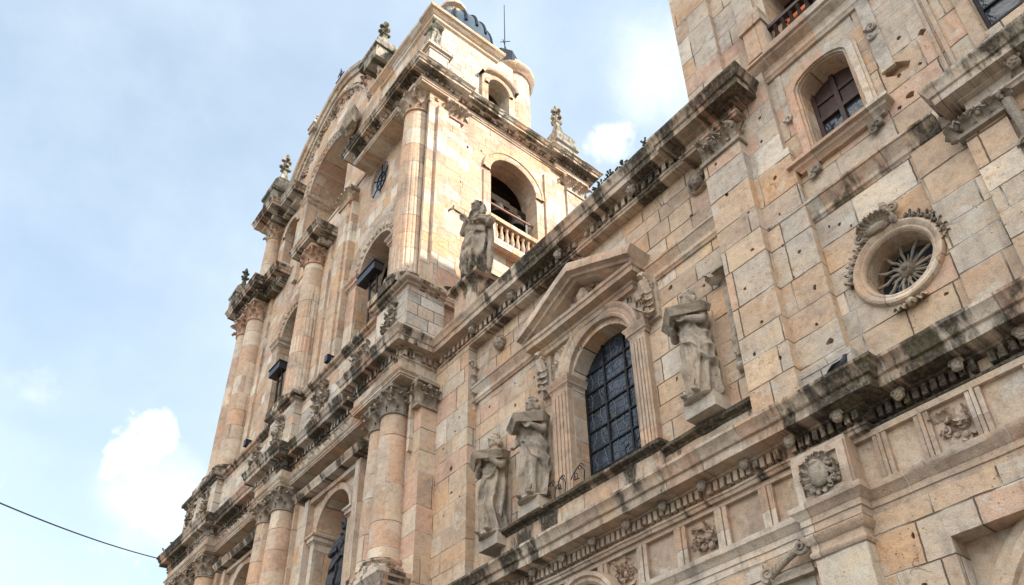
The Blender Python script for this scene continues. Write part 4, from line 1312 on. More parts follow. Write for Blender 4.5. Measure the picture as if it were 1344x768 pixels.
# pilaster right of the round window, bracket capital and its cornice
b = MB()
b.box(1.2, 3.30, 9.9, 13.98, -.05, .08)
b.box(1.75, 2.42, 9.9, 13.45, .0, .20)
b.build('pilaster', 'wall', blk, 0.006)
b = MB()
for k in range(7):
    y = 2.47-.125*k
    b.leaf((y, 13.42, .24), ((-.4, .4)[k % 2], .1, 1), ((.4, -.5, .1)[k % 3], 1, .3), .36, .24, 1.0, .05)
    b.leaf((y-.05, 13.55, .26), ((.5, -.3)[k % 2], 0, 1), ((-.6, .5)[k % 2], .6, .3), .26, .18, .9, .04)
    b.ell((y-.03, 13.6+.04*(k % 3), .34), (.06, .07, .06), 8, 6, jit=.5, seed=k)
b.box(1.6, 2.5, 13.36, 13.44, .1, .3)
b.tube([(1.64, 13.5, .28), (1.62, 13.1, .26), (1.63, 12.8, .22), (1.66, 12.55, .2)], [.09, .08, .06, .05], 8)
b.scroll((1.66, 12.55, .22), (1, 0, 0), (0, 1, 0), .12, 1.4, .05)
for k in range(4): b.leaf((1.66, 12.6, .2), (0, 0, 1), (.5-.3*k, -1, .2), .24, .12, .7, .03)
b.build('bracket_capital', 'carve', blk, 0.010)
b = MB()
for k in range(6): b.ell((.95, 13.55-.16*k, .12), (.1, .11, .1), 8, 6, jit=.5, seed=40+k)
b.build('carved_drop', 'carve', blk, 0.010)
b = MB()
b.sweep(cornice_prof(13.68, p=.46, back=-.3, ht=.80), [(12.1, 2.2), (11.72, 2.2), (11.72, -2.5)], .3)
b.build('cornice', 'mosscornice', blk, 0.018)
for i, y in enumerate((1.3, .4)):
    carved_head(y, 13.98, .44, .11, blk, 200+i, mat='carve')
# window cut by the edge of the picture
b = MB()
b.box(1.52, 1.72, 14.6, 18.8, -.02, .05); b.box(2.06, 2.14, 14.6, 19.2, -.02, .07); b.box(2.20, 2.26, 14.6, 19.2, -.02, .05)
b.build('window_surround', 'trim', blk, 0.008)
b = MB()
b.box(-.6, 1.5, 15.5, 18.6, -.5, -.48)
wo = b.build('window', 'pane', blk, 0, 0)
b = MB()
for y in (1.46, .86, .26): b.box(y-.03, y+.03, 15.5, 18.6, -.47, -.42)
for k in range(6): b.box(-.6, 1.5, 15.52+.5*k, 15.57+.5*k, -.47, -.43)
b.build('glazing_bar', 'iron', wo, 0.002)
# lower entablature, broken forward over a pilaster
random.seed(15)
lower_cornice([(11.93, 7.0), (11.93, 5.45), (12.16, 5.45), (12.16, -2.5)], 'cornice', blk, 'mosscornice')
for i in range(7):
    y = 6.75-i*.98
    carved_head(y, LZ+.32, .30 if y > 5.4 else .06, .095, blk, 80+i, mat='carve')
b = MB()
b.sweep(arp, [(12.0, 7.0), (12.0, 6.82), (11.74, 6.82), (11.74, 5.80), (12.04, 5.80), (12.04, -2.5)], .25)
b.build('architrave', 'trim', blk, 0.012)
b = MB()
b.box(-2.5, 7.0, 8.25, 9.24, -.5, -.14, 1); b.box(-2.5, 5.44, 9.24, 9.76, -.9, -.165, 1)
b.box(-2.5, 7.0, 9.12, 9.235, -.15, -.04, .4)
b.build('frieze', 'panel', blk, 0.004)
b = MB()
b.box(5.78, 6.84, 8.24, 9.235, -.1, .24)
fp = b.build('frieze_block', 'panel', blk, 0.006)
b = MB()
for (a0, a1, z0, z1) in ((5.80, 5.95, 8.26, 9.12), (6.68, 6.82, 8.26, 9.12), (5.95, 6.68, 9.0, 9.12), (5.95, 6.68, 8.26, 8.36)):
    b.box(a0, a1, z0, z1, .23, .31)
b.build('panel_frame', 'trim', fp, 0.008)
b = MB()
b.ell((6.33, 8.68, .34), (.17, .24, .13), 14, 10, jit=.1)
b.ell((6.35, 8.86, .36), (.12, .08, .10), 10, 7, jit=.3)
rr = random.Random(4)
for k in range(26):
    b.ell((6.10+rr.uniform(-.10, .09), 8.42+.5*rr.random(), .28+rr.uniform(0, .05)), (.042, .042, .042), 7, 5)
for k in range(16):
    t = 2*pi*k/16
    b.leaf((6.32+.2*cos(t), 8.68+.24*sin(t), .26), (0, 0, 1), (cos(t), sin(t), .25), .22, .13, .8, .03)
b.build('fruit_carving', 'carve', fp, 0.008)
for y in (5.35, 4.62, 3.78, 2.9, 2.0):
    b = MB()
    for k, (o0, o1) in enumerate(((-.12, -.04), (-.03, .03), (.05, .12))):
        b.box(y+o0, y+o1, 8.24, 9.13, -.15, (-.06, -.03, -.06)[k])
    b.build('triglyph', 'trim', blk, 0.008)
b = MB()
b.relief(3.92, 4.48, 8.34, 8.95, -.14, 91, .9, .8)
b.build('relief_panel', 'carvewarm', blk, 0.012)
# pilaster below with scrolled bracket
b = MB()
b.box(5.86, 6.78, 0, 7.36, -.05, .24)
b.build('pilaster', 'greystone', blk, 0.008)
b = MB()
b.sweep([(-.2, 7.30), (.0, 7.30), (.03, 7.34), (.03, 7.38), (.0, 7.42), (.0, 7.52), (.05, 7.55), (.07, 7.60), (.10, 7.64), (.10, 7.67), (-.2, 7.67)], [(12, 6.80), (11.74, 6.80), (11.74, 5.84), (12, 5.84)], .25)
b.build('capital', 'trim', blk, 0.010)
b = MB()
b.tube([(7.72, 7.34, .16), (7.5, 7.42, .20), (7.25, 7.52, .22), (7.02, 7.60, .22)], [.07, .06, .06, .07], 10)
b.scroll((7.74, 7.38, .20), (0, -1, 0), (1, 0, 0), .14, 1.6, .045)
b.scroll((6.99, 7.6, .24), (0, 1, 0), (-1, 0, 0), .15, 1.6, .05)
for k in range(8): b.ell((7.62-.08*k, 7.40+.03*k, .22), (.03, .075, .06), 7, 5)
b.box(6.9, 7.85, 7.18, 7.25, -.05, .14)
b.build('scrolled_bracket', 'carve', blk, 0.008)
b = MB()                                              # blind arch at the lower right
b.box(.9, 4.8, 0, 7.1, -.6, -.42)
b.arch([(2.30, -.42), (2.30, -.30), (2.24, -.26), (2.14, -.28), (2.10, -.20), (1.96, -.20), (1.92, -.27), (1.80, -.24), (1.78, -.32), (1.70, -.30), (1.70, -.5)], 2.50, 5.15, 0, pi, 36)
b.build('blind_arch', 'panel', blk, 0.006)

# ================================================================== church front: lower storey
front = thing('bell_tower', 'tall columned church tower front with belfry arch, curved gable and mossy cornices', 'church tower', (11, 27, 0))
random.seed(21)
FD = .70                                              # front wall plane X = 11.3
niches = [(23.75, 1.18, 10.9, 14.75), (31.35, 1.15, 10.9, 14.8)]
b = MB()
b.poly(rect(18.45, 39.1, 0, 18.1), [arch_loop(c, h, zb, zs) for c, h, zb, zs in niches], FD-.95, FD)
b.box(18.45, 39.1, 0, 18.1, FD-3, FD-1.4)
b.build('lower_wall', 'towerlow', front, 0.004)
for y0, y1 in ((18.22, 21.3), (26.8, 29.3), (34.2, 39.1)):      # piers behind the columns
    b = MB()
    b.box(y0, y1, 9, 17.4, FD-.9, FD+.17)
    if y0 < 19: b.box(18.22, 18.7, 9, 17.4, -.2, FD+.167)
    b.build('pier', 'towerlow', front, 0.006)
lcap = flat_capital(11.0, 11.7, 16.42, 17.42, 0, front, side(18.22), 5, 'carve', .3)
for nm, y in (('column', 19.42), ('column', 20.42), ('column', 27.35), ('column', 28.65), ('column', 35.0), ('column', 36.9), ('column', 38.3)):
    column(nm, 10.93 if y != 20.42 else 11.12, y, 11.52, 16.42, 17.42, .51, front, base=10.95, mat='column', capmat='carve')
b = MB()
bpth = [(12, 18.0), ] 
b.sweep([(-.5, 10.4), (.1, 10.4), (.14, 10.55), (.2, 10.6), (.24, 10.72), (.30, 10.76), (.30, 10.9), (-.5, 10.97)], [(12, 39.2), (10.4, 39.2), (10.4, 34), (10.9, 34), (10.9, 29.4), (10.4, 29.4), (10.4, 26.7), (10.9, 26.7), (10.9, 21.4), (10.4, 21.4), (10.4, 18.55), (11.7, 18.55)], .3)
b.build('plinth', 'mosscornice', front, 0.02)
FZ = 18.02
fpath = [(12.5, 39.15), (10.4, 39.15), (10.4, 34.1), (10.8, 34.1), (10.8, 29.25), (10.4, 29.25), (10.4, 26.85), (10.8, 26.85), (10.8, 21.35), (10.4, 21.35), (10.4, 18.38), (11.75, 18.38)]
b = MB()
b.sweep([(-1.0, 17.42), (.0, 17.42), (.0, 17.48), (.03, 17.49), (.03, 17.56), (.08, 17.60), (.10, 17.66), (.02, 17.69), (.0, 17.70), (.0, FZ+.01), (-1.0, FZ+.01)], fpath, .35)
b.build('architrave', 'trim', front, 0.010)
b = MB()
b.sweep(cornice_prof(FZ, p=.52, back=-1.0, ht=.94), fpath, .28)
b.dentils(fpath, FZ+.17, FZ+.375, -.01, .11, .12, .11)
b.build('cornice', 'mosscornice', front, 0.02)
for y0, y1 in ((22.0, 26.3), (29.9, 33.6)):           # worn scrollwork of the frieze
    b = MB()
    k = int((y1-y0)/.2)
    for i in range(k):
        y = y0+(y1-y0)*(i+.5)/k
        d = X0-10.8
        if i % 3 == 0: b.scroll((y, 17.86, d+.02), (1, 0, 0), (0, 1, 0), .10, 1.3, .03)
        else: b.leaf((y, 17.74, d), (0, 0, 1), ((-.6, .6)[i % 2], 1, .2), .26, .15, .7, .025)
    b.build('frieze_carving', 'carvewarm', front, 0.008)
for c, h, zb, zs in niches:                           # niche surrounds with flat hoods
    b = MB()
    b.arch([(h, FD-.1), (h, FD+.08), (h+.07, FD+.11), (h+.16, FD+.11), (h+.22, FD+.14), (h+.24, FD-.01)], c, zs, 0, pi, 24)
    b.box(c-h-.26, c-h-.0, 10.9, zs-.3, FD-.01, FD+.10, .6); b.box(c+h, c+h+.26, 10.9, zs-.3, FD-.01, FD+.10, .6)
    ar = b.build('niche_surround', 'trim', front, 0.008)
    for sg in (-1, 1):
        e = c+sg*h
        b = MB()
        b.sweep([(-.1, zs-.32), (.02, zs-.32), (.05, zs-.26), (.09, zs-.24), (.09, zs-.12), (.15, zs-.08), (.16, zs+.0), (-.1, zs+.03)], [(X0-FD+.9, e+.3), (X0-FD-.1, e+.3), (X0-FD-.1, e-.0), (X0-FD+.9, e-.0)] if sg > 0 else [(X0-FD+.9, e+.0), (X0-FD-.1, e+.0), (X0-FD-.1, e-.3), (X0-FD+.9, e-.3)], .3)
        b.build('impost', 'trim', ar, 0.008)
    b = MB()
    for sg in (-1, 1): b.box(c+sg*1.85-.16, c+sg*1.85+.16, 10.9, 16.3, FD-.01, FD+.25, .8)
    b.box(c-2.0, c+2.0, 16.12, 16.3, FD-.01, FD+.2, .5)
    b.build('frame', 'trim', ar, 0.008)
    b = MB()
    b.sweep([(-.3, 16.3), (.0, 16.3), (.03, 16.36), (.34, 16.38), (.36, 16.5), (.42, 16.56), (.44, 16.66), (-.3, 16.74)], [(X0-FD+.1, c+2.1), (X0-FD-.12, c+2.1), (X0-FD-.12, c-2.1), (X0-FD+.1, c-2.1)], .3)
    b.build('hood', 'cornice', ar, 0.012)

# ------------------------------------------------------------------ second storey
random.seed(31)
SY = 18.62                                            # tower face towards the nave
arches = [(22.62, 1.28, 20.9, 26.15), (30.62, 1.15, 20.9, 28.0)]
oval = [(23.0+.76*cos(2*pi*i/28), 31.25+1.05*sin(2*pi*i/28)) for i in range(28)]
b = MB()
b.poly(rect(18.9, 37.0, 18.9, 33.2), [arch_loop(c, h, zb, zs) for c, h, zb, zs in arches]+[oval], FD-1.0, FD)
b.build('upper_wall', 'tower', front, 0.004)
b = MB()
b.box(24.7, 37.0, 18.9, 33.2, FD-4.4, FD-4.0)
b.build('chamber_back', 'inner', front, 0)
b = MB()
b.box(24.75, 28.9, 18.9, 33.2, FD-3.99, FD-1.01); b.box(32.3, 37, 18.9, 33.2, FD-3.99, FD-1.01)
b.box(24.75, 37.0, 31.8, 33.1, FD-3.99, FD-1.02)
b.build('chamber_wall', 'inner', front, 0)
for i, (c, h, zb, zs) in enumerate(arches):
    b = MB()
    k = (.72, .62)[i]
    b.arch([(h, FD-.3), (h, FD+.02), (h+.10, FD+.03), (h+.14, FD+.07), (h+.30, FD+.06), (h+.36, FD+.10), (h+k-.18, FD+.12), (h+k-.1, FD+.18), (h+k, FD+.18), (h+k+.02, FD-.01)], c, zs, 0, pi, 30)
    for sg in (-1, 1):
        e = c+sg*(h+.02); e2 = c+sg*(h+k)
        b.box(min(e, e2), max(e, e2), zb, zs-.42, FD-.01, FD+.10, .8)
    ar = b.build('arch_surround', 'trim', front, 0.010)
    for sg in (-1, 1):
        b = MB()
        e0, e1 = (c+h, c+h+k+.06) if sg > 0 else (c-h-k-.06, c-h)
        b.sweep([(-.1, zs-.42), (.02, zs-.42), (.04, zs-.36), (.08, zs-.34), (.08, zs-.18), (.14, zs-.12), (.17, zs-.08), (.17, zs), (-.1, zs+.04)], [(X0-FD+.95, e1), (X0-FD-.10, e1), (X0-FD-.10, e0), (X0-FD+.95, e0)], .3)
        b.build('impost', 'trim', ar, 0.010)
    b = MB()
    nn = 15
    for q in range(nn):
        t = pi*(q+.5)/nn
        r = h+.23
        b.ell((c+r*cos(t), zs+r*sin(t), FD+.08), (.11, .11, .07), 8, 6, jit=.4, seed=q)
    b.build('rosette_band', 'carvewarm', ar, 0.006)
    b = MB()                                          # iron railing in the opening
    for q in range(9): b.box(c-h+2*h*q/8-.02, c-h+2*h*q/8+.02, 21.3, 22.35, FD+.06, FD+.10)
    b.box(c-h, c+h, 22.3, 22.38, FD+.04, FD+.12); b.box(c-h, c+h, 21.4, 21.45, FD+.05, FD+.11)
    for q in range(8): b.scroll((c-h+2*h*(q+.5)/8, 21.9, FD+.08), (1, 0, 0), (0, 1, 0), .10, 1.3, .016)
    b.build('railing', 'iron', front, 0.0)
b = MB()
b.arch([(1.0, FD-.2), (1.0, FD+.015), (1.10, FD+.02), (1.14, FD-.01)], 23.0, 31.25, 0, 2*pi, 36, sx=.76, sz=1.05)
ow = b.build('oval_window', 'trim', front, 0.006)
b = MB()
b.arch([(.001, FD-.10), (1.02, FD-.10)], 23.0, 31.25, 0, 2*pi, 28, sx=.76, sz=1.05)
b.build('pane', 'oldpane', ow, 0, 0)
b = MB()
for k in range(3):
    t = .5+pi*k/3
    b.tube([(23.0+.74*cos(t), 31.25+1.03*sin(t), FD-.07), (23.0-.74*cos(t), 31.25-1.03*sin(t), FD-.07)], .022, 6)
b.arch([(.44, FD-.09), (.44, FD-.05), (.49, FD-.05), (.49, FD-.09)], 23.0, 31.25, 0, 2*pi, 28, sx=.76, sz=1.05)
b.build('glazing_bar', 'iron', ow, 0)

# tower face towards the nave, with the bell opening
SF = side(SY)
b = MB(SF)
BC, BH, BZ = 15.27, 1.22, 29.72
tp = pits([(12.9, 30.3, .10), (13.6, 30.6, .06), (12.6, 28.0, .06), (13.4, 25.0, .09), (17.2, 29.0, .06), (12.9, 23.2, .07)], 300)
b.poly(rect(11.0, 19.25, 15, 33.2), [arch_loop(BC, BH, 25.3, BZ)]+tp, -.12, 0)
b.poly(rect(11.35, 19.25, 15, 33.2), [arch_loop(BC, BH, 25.3, BZ)], -.95, -.121)
b.build('side_wall', 'tower', front, 0.004)
b = MB(SF)
b.box(12.32, 19.2, 15, 33.2, -5.9, -5.5); b.box(18.3, 19.2, 15, 33.2, -5.5, -.96); b.box(12.32, 18.3, 24.3, 24.9, -5.5, -.96); b.box(12.32, 18.3, 32.3, 33.0, -5.5, -.96); b.box(13.2, 13.6, 15, 32.3, -5.5, -.96)  # last box: partition added to keep belfry sun out of the front arch
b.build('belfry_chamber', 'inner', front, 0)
b = MB(SF)
b.box(11.36, 11.60, 21.3, 31.6, -.05, .14); b.box(11.60, 12.45, 21.3, 31.6, -.05, .10); b.box(16.98, 18.2, 21.3, 31.6, -.05, .09); b.box(18.2, 19.25, 21.3, 31.5, -.05, .18)
b.build('pilaster', 'tower', front, 0.006)
b = MB(SF)
b.sweep([(-.1, 21.2), (.18, 21.2), (.18, 21.32), (.22, 21.36), (.22, 21.44), (.14, 21.5), (.17, 21.56), (.10, 21.64), (-.1, 21.66)], [(11.3, SY), (12.5, SY)], .3)
b.build('pilaster_base', 'trim', front, 0.008)
b = MB(SF)
b.arch([(BH, -.02), (BH, .05), (BH+.08, .08), (BH+.28, .08), (BH+.32, .12), (BH+.40, .12), (BH+.42, -.01)], BC, BZ, 0, pi, 28)
b.box(BC-BH-.36, BC-BH, 26.8, BZ-.2, -.02, .06); b.box(BC+BH, BC+BH+.36, 25.2, BZ-.2, -.02, .06)
b.build('arch_surround', 'tower', front, 0.008)
# balustrade of the bell opening
b = MB(SF)
b.box(BC-BH-.22, BC+BH+.05, 26.55, 26.78, .05, .36, .3); b.box(BC-BH-.22, BC+BH+.05, 25.2, 25.55, -.3, .40, .3)
b.box(BC-BH-.20, BC-BH+.02, 25.55, 26.56, .1, .32)
bo = b.build('balustrade', 'tower', front, 0.008)
for k in range(9):
    b = MB(WORLD)
    x = BC-BH+.14+.27*k
    b.lathe([(.085, 25.55), (.085, 25.62), (.05, 25.68), (.095, 25.88), (.10, 25.98), (.055, 26.25), (.045, 26.38), (.08, 26.46), (.08, 26.56)], (x, SY-.2), 10)
    b.build('baluster', 'tower', bo, 0.003)
b = MB(SF)
b.tube([(14.0, 28.15, -.25), (16.5, 28.2, -.25)], .05, 8)
b.build('bell_rail', 'rail', front, 0)
b = MB(SF)
b.box(16.1, 16.2, 25.5, 28.2, -.35, -.25)
b.build('iron_post', 'iron', front, 0)
# bells
def bell(x, y, z, r, label, name='bell'):
    t = thing(name, label, 'bell', (x, y, z), 'bells in the belfry opening' if name == 'bell' else None)
    b = MB(WORLD)
    b.lathe([(r*.98, z), (r*1.0, z+.04*r), (r*.86, z+.25*r), (r*.66, z+.75*r), (r*.56, z+1.2*r), (r*.50, z+1.5*r), (r*.34, z+1.72*r), (r*.05, z+1.78*r)], (x, y), 28)
    b.lathe([(r*.84, z+.02), (r*.60, z+.6*r), (r*.05, z+1.5*r)], (x, y), 28)
    b.build('bell_body', 'bronze', t, 0)
    b = MB(WORLD)
    b.tube([(x, y, z+1.5*r), (x, y, z+.1*r)], r*.05, 6); b.ell((x, y, z+.02*r), (r*.16, r*.16, r*.16), 8, 6)
    b.build('clapper', 'iron', t, 0)
    b = MB(WORLD)
    b.add([], [])
    b.box(x-r*1.15, x+r*1.15, y-r*.22, y+r*.22, z+1.75*r, z+2.5*r, fr=lambda a, b_, c: (a, b_, c))
    b.build('headstock', 'darkwood', t, 0)
    return t
bell(15.0, SY+.75, 28.15, .50, 'left one of two dark bells behind the belfry balustrade')
bell(16.0, SY+.8, 28.0, .54, 'right one of two dark bronze bells, beside the iron post in the belfry arch')

# second storey: pedestal course with ledge
random.seed(41)
def ressaut(x0, x1, spans, y0, y1, end=None):
    p = []
    return p
ppath = [(12.5, 38.0), (10.32, 38.0), (10.32, 34.2), (10.62, 34.2), (10.62, 28.6), (10.32, 28.6), (10.32, 26.3), (10.62, 26.3), (10.62, 20.1), (10.32, 20.1), (10.32, 18.12), (11.75, 18.12)]
b = MB()
b.sweep([(-1.2, 18.9), (.06, 18.9), (.06, 19.25), (.0, 19.3), (.0, 20.9), (-1.2, 20.9)], ppath, .5)
b.build('pedestal', 'pedestal', front, 0.008)
b = MB()
b.sweep([(-1.3, 20.88), (.0, 20.88), (.03, 20.94), (.08, 20.96), (.10, 21.04), (.20, 21.08), (.22, 21.12), (.22, 21.22), (.18, 21.25), (-1.3, 21.34)], ppath, .3)
b.build('pedestal_ledge', 'cornice', front, 0.016)
for i, (y, w, d) in enumerate(((19.1, .75, 1.68), (21.6, 1.2, 1.38), (24.5, 1.2, 1.38), (27.45, 1.0, 1.68), (30.4, 1.3, 1.38), (35.2, .7, 1.68), (37.0, .8, 1.68))):
    b = MB()
    b.relief(y-w/2, y+w/2, 19.4, 20.8, d, 430+i, 1.9, 1.1)
    b.build('relief_panel', 'carve', front, 0.012)

# columns of the second storey
def flute_low(t, z):
    if z < 27.6: return 1-.035*max(0, cos(22*t))
    return 1.0
def flute_two(t, z):
    if z < 28.0 or z > 31.6: return 1-.04*max(0, cos(22*t))
    return 1-.012*max(0, cos(22*t))
c1 = column('corner_column', 10.98, 19.45, 22.2, 31.25, 32.45, .62, front, base=21.3, flute=flute_two)
column('column', 10.98, 28.0, 22.0, 29.5, 30.45, .56, front, base=21.3, flute=flute_low)
column('column', 10.98, 35.0, 22.0, 30.9, 32.1, .55, front, base=21.3)
column('column', 10.98, 36.25, 22.0, 30.7, 31.9, .55, front, base=21.3)
b = MB()
b.box(24.75, 26.0, 21.3, 31.3, FD-.5, FD+.32, 1); b.box(25.0, 25.75, 21.3, 31.3, FD+.2, FD+.42, 1)
b.build('pilaster', 'tower', front, 0.008)
flat_capital(24.95, 25.8, 31.3, 32.4, FD+.42, front, FRONT, 9, 'carvewarm', .8)
flat_capital(11.95, 12.55, 31.3, 32.4, .10, front, side(SY), 7, 'carvewarm', .2)
flat_capital(18.25, 19.25, 31.3, 32.4, .18, front, side(SY), 8, 'carvewarm', .3)
for y0, y1, zt in ((18.72, 20.3, 32.4), (36.0, 37.0, 32.4), (33.9, 35.4, 32.4), (26.9, 28.8, 30.4)):   # backing piers
    b = MB()
    b.box(y0, y1, 21.3, zt, FD-.6, FD+.12)
    b.build('pier', 'tower', front, 0.006)
# main cornice of the tower (near bay and the side), the low ressaut, the far ressaut
TZ = 32.38
tpath = [(12.3, 25.9), (10.45, 25.9), (10.45, 18.42), (12.6, 18.42), (12.6, 18.62), (17.2, 18.62), (17.2, 18.42), (19.7, 18.42), (19.7, 22)]
tp2 = [(12.3, 23.9), (10.45, 23.9), (10.45, 18.42), (12.2, 18.42), (12.2, 18.58), (17.6, 18.58), (17.6, 18.42), (19.55, 18.42), (19.55, 24)]
b = MB()
b.sweep([(-1.2, TZ-.02), (.0, TZ-.02), (.0, TZ+.07), (.03, TZ+.08), (.03, TZ+.16), (.08, TZ+.2), (-1.2, TZ+.2)], tp2, .35)
b.build('architrave', 'tower', front, 0.008)
b = MB()
b.sweep(cornice_prof(TZ+.2, p=.56, back=-1.2, ht=.66), tp2, .26)
b.dentils(tp2, TZ+.31, TZ+.46, -.01, .13, .13, .12)
for i in range(14):                                   # carved consoles under the soffit of the side
    x = 11.0+i*.62
    b.leaf((x, TZ+.22, .05), (0, 0, 1), (0, 1, .5), .42, .24, .8, .05, side(SY))
for i in range(8):
    b.leaf((18.9+i*.62, TZ+.22, X0-10.45), (0, 0, 1), (0, 1, .5), .42, .24, .8, .05)
b.build('cornice', 'topcornice', front, 0.022)
b = MB()
lpth = [(12.3, 29.0), (10.62, 29.0), (10.62, 27.1), (12.3, 27.1)]
b.sweep(cornice_prof(30.45, p=.5, back=-.6, ht=.86), lpth, .26)
b.build('cornice', 'mosscornice', front, 0.02)
b = MB()
fpth = [(12.3, 37.0), (10.45, 37.0), (10.45, 34.0), (10.9, 34.0), (10.9, 32.5), (12.3, 32.5)]
b.sweep(cornice_prof(32.1, p=.52, back=-.9, ht=.86), fpth, .26)
b.dentils(fpth, 32.27, 32.43, -.01, .12, .13, .12)
b.build('cornice', 'cornice', front, 0.02)

# ------------------------------------------------------------------ third storey: big arch, gable
random.seed(51)
BA = (28.75, 2.15, 31.0, 37.15)
sa = arch_loop(33.0, .72, 33.0, 36.5)
b = MB()
FD3 = .75
gout = [(36.2, 32.9), (36.2, 38.2), (34.6, 38.4), (34.0, 40.3), (33.0, 41.6), (32.0, 42.6), (30.8, 43.5), (29.7, 44.0), (28.7, 44.2), (27.6, 43.9), (26.5, 43.2), (25.4, 42.2), (24.5, 40.9), (23.9, 39.4), (23.9, 32.9)]
b.poly(gout, [arch_loop(*BA), sa], FD3-1.9, FD3)
b.build('gable', 'tower', front, 0.008)
b = MB()
b.box(24, 36, 31, 40, FD3-3.0, FD3-1.95)
b.build('gable_back', 'tower', front, 0)
b = MB()
c, h, zb, zs = BA
b.arch([(h, FD3-.1), (h, FD3+.10), (h+.10, FD3+.16), (h+.22, FD3+.16), (h+.30, FD3+.24), (h+.42, FD3+.24), (h+.48, FD3-.01)], c, zs, 0, pi, 36)
b.box(c+h, c+h+.42, 31.2, zs-.4, FD3-.01, FD3+.14, 1)
for q in range(22):
    t = pi*(q+.5)/22
    b.ell((c+(h+.17)*cos(t), zs+(h+.17)*sin(t), FD3+.16), (.10, .10, .07), 7, 5, jit=.3, seed=q)
b.sweep([(-.1, zs-.42), (.02, zs-.42), (.06, zs-.34), (.1, zs-.3), (.1, zs-.16), (.18, zs-.08), (.18, zs), (-.1, zs+.04)], [(X0-FD3+1.8, c+h+.5), (X0-FD3-.12, c+h+.5), (X0-FD3-.12, c+h), (X0-FD3+1.8, c+h)], .3)
b.build('great_arch', 'trim', front, 0.012)
b = MB()
b.arch([(.72, FD3-.05), (.72, FD3+.06), (.80, FD3+.09), (.95, FD3+.08), (1.0, FD3-.01)], 33.0, 36.5, 0, pi, 20)
b.build('small_arch', 'trim', front, 0.008)
# mouldings that follow the curve of the gable
cv = gout[2:14]
def curve_band(off, hgt, d0, d1, mat, name):
    b = MB()
    n = len(cv)
    nrm = []
    for i in range(n):
        p, q = Vector(cv[max(i-1, 0)]), Vector(cv[min(i+1, n-1)])
        t = (q-p).normalized()
        nrm.append(Vector((t.y, -t.x)))
    # cv runs from far to near; outward is up
    vs, fs = [], []
    for i in range(n):
        nn = nrm[i] if nrm[i].y > 0 or abs(nrm[i].x) > .9 else -nrm[i]
        if nn.y < -.05: nn = -nn
        p = Vector(cv[i])
        for o, d in ((off, d0), (off, d1), (off+hgt*.5, d1+.06), (off+hgt*.6, d1+.16), (off+hgt, d1+.20), (off+hgt*1.1, d0)):
            q = p+nn*o
            vs.append((q.x, q.y, d))
    for i in range(n-1):
        for j in range(5): fs.append((i*6+j, i*6+j+1, (i+1)*6+j+1, (i+1)*6+j))
    fs += [tuple(range(6)), tuple((n-1)*6+j for j in reversed(range(6)))]
    b.add(vs, fs)
    return b.build(name, mat, front, 0.02)
curve_band(-.05, .45, FD3-1.2, FD3+.12, 'trim', 'gable_coping')
curve_band(-1.25, .25, FD3-.05, FD3+.02, 'trim', 'gable_moulding')
b = MB()
for k in range(9):
    t = .35+.28*k
    y, z = 28.7+3.9*cos(t), 39.6+2.8*sin(t)
    b.relief(y-.5, y+.5, z-.45, z+.45, FD3, 500+k, .5, 1.3)
b.build('gable_carving', 'carvewarm', front, 0.015)
column('column', 10.98, 34.75, 33.6, 36.75, 37.75, .42, front, base=33.05)
b = MB()
tpth = [(12.3, 35.45), (10.42, 35.45), (10.42, 33.7), (10.9, 33.7), (10.9, 32.0), (12.0, 32.0)]
b.sweep(cornice_prof(37.75, p=.52, back=-1.0, ht=.86), tpth, .28)
b.build('cornice', 'cornice', front, 0.02)
b = MB(WORLD)                                         # console where the arch meets the gable
b.ell((10.85, 26.0, 38.1), (.4, .6, .8), 12, 9, jit=.5, seed=3)
b.build('carved_console', 'carve', front, 0.02)
finial(10.7, 34.35, 38.6, 5.0, front, 1.3)
finial(11.2, 31.6, 43.2, 1.7, front, .7, 'carvewarm')
finial(11.2, 24.0, 40.3, 4.1, front, 1.25)
finial(11.2, 25.5, 42.0, 1.6, front, .7)
finial(10.35, 36.6, 32.9, 2.9, front, .85)
fl = finial(10.9, 38.2, 18.95, .6, front, .6, 'statue', 'ledge_block')
# ------------------------------------------------------------------ attic stage of the tower
b = MB()
b.box(19.95, 24.6, 33.0, 39.2, -.6, .62); b.box(19.95, 24.6, 38.4, 39.2, -4.0, -.6); b.box(24.0, 24.6, 33.0, 38.4, -4.0, -.6); b.box(19.95, 24.0, 33.0, 38.4, -4.0, -3.6)
b.build('attic_wall', 'tower', front, 0.006)
b = MB(side(19.35))
b.poly(rect(11.38, 16.0, 33.0, 39.2), [arch_loop(15.0, .58, 34.2, 36.5)], -.6, 0)
b.build('attic_side', 'attic', front, 0.006)
b = MB()
ap = [(13.0, 24.5), (11.38, 24.5), (11.38, 19.35), (14.95, 19.35), (14.95, 24)]
b.sweep([(-.6, 38.7), (.0, 38.7), (.04, 38.78), (.10, 38.82), (.10, 38.98), (.20, 39.06), (.26, 39.2), (.34, 39.26), (.36, 39.42), (-.6, 39.5)], ap, .35)
b.build('attic_cornice', 'tower', front, 0.014)
finial(15.0+3.25, 18.85, 33.2, 4.5, front, 1.2)
b = MB(WORLD)
b.box(17.7, 19.5, 18.5, 20.0, 33.0, 33.9, fr=lambda a, b_, c: (a, b_, c))
b.build('parapet_block', 'tower', front, 0.01)
SA = side(19.2)
b = MB(SA)                                            # little arched window house on the attic
b.poly([(14.05, 33.0), (15.95, 33.0), (15.95, 37.0)]+[(15.0+.95*cos(pi*i/12), 37.0+.55*sin(pi*i/12)) for i in range(1, 12)]+[(14.05, 37.0)], [arch_loop(15.0, .60, 34.2, 36.5)], -.148, .0)
ae = b.build('dormer', 'tower', front, 0.008)
b = MB(SA)
b.arch([(.60, -.02), (.60, .06), (.68, .09), (.80, .09), (.82, -.01)], 15.0, 36.5, 0, pi, 20)
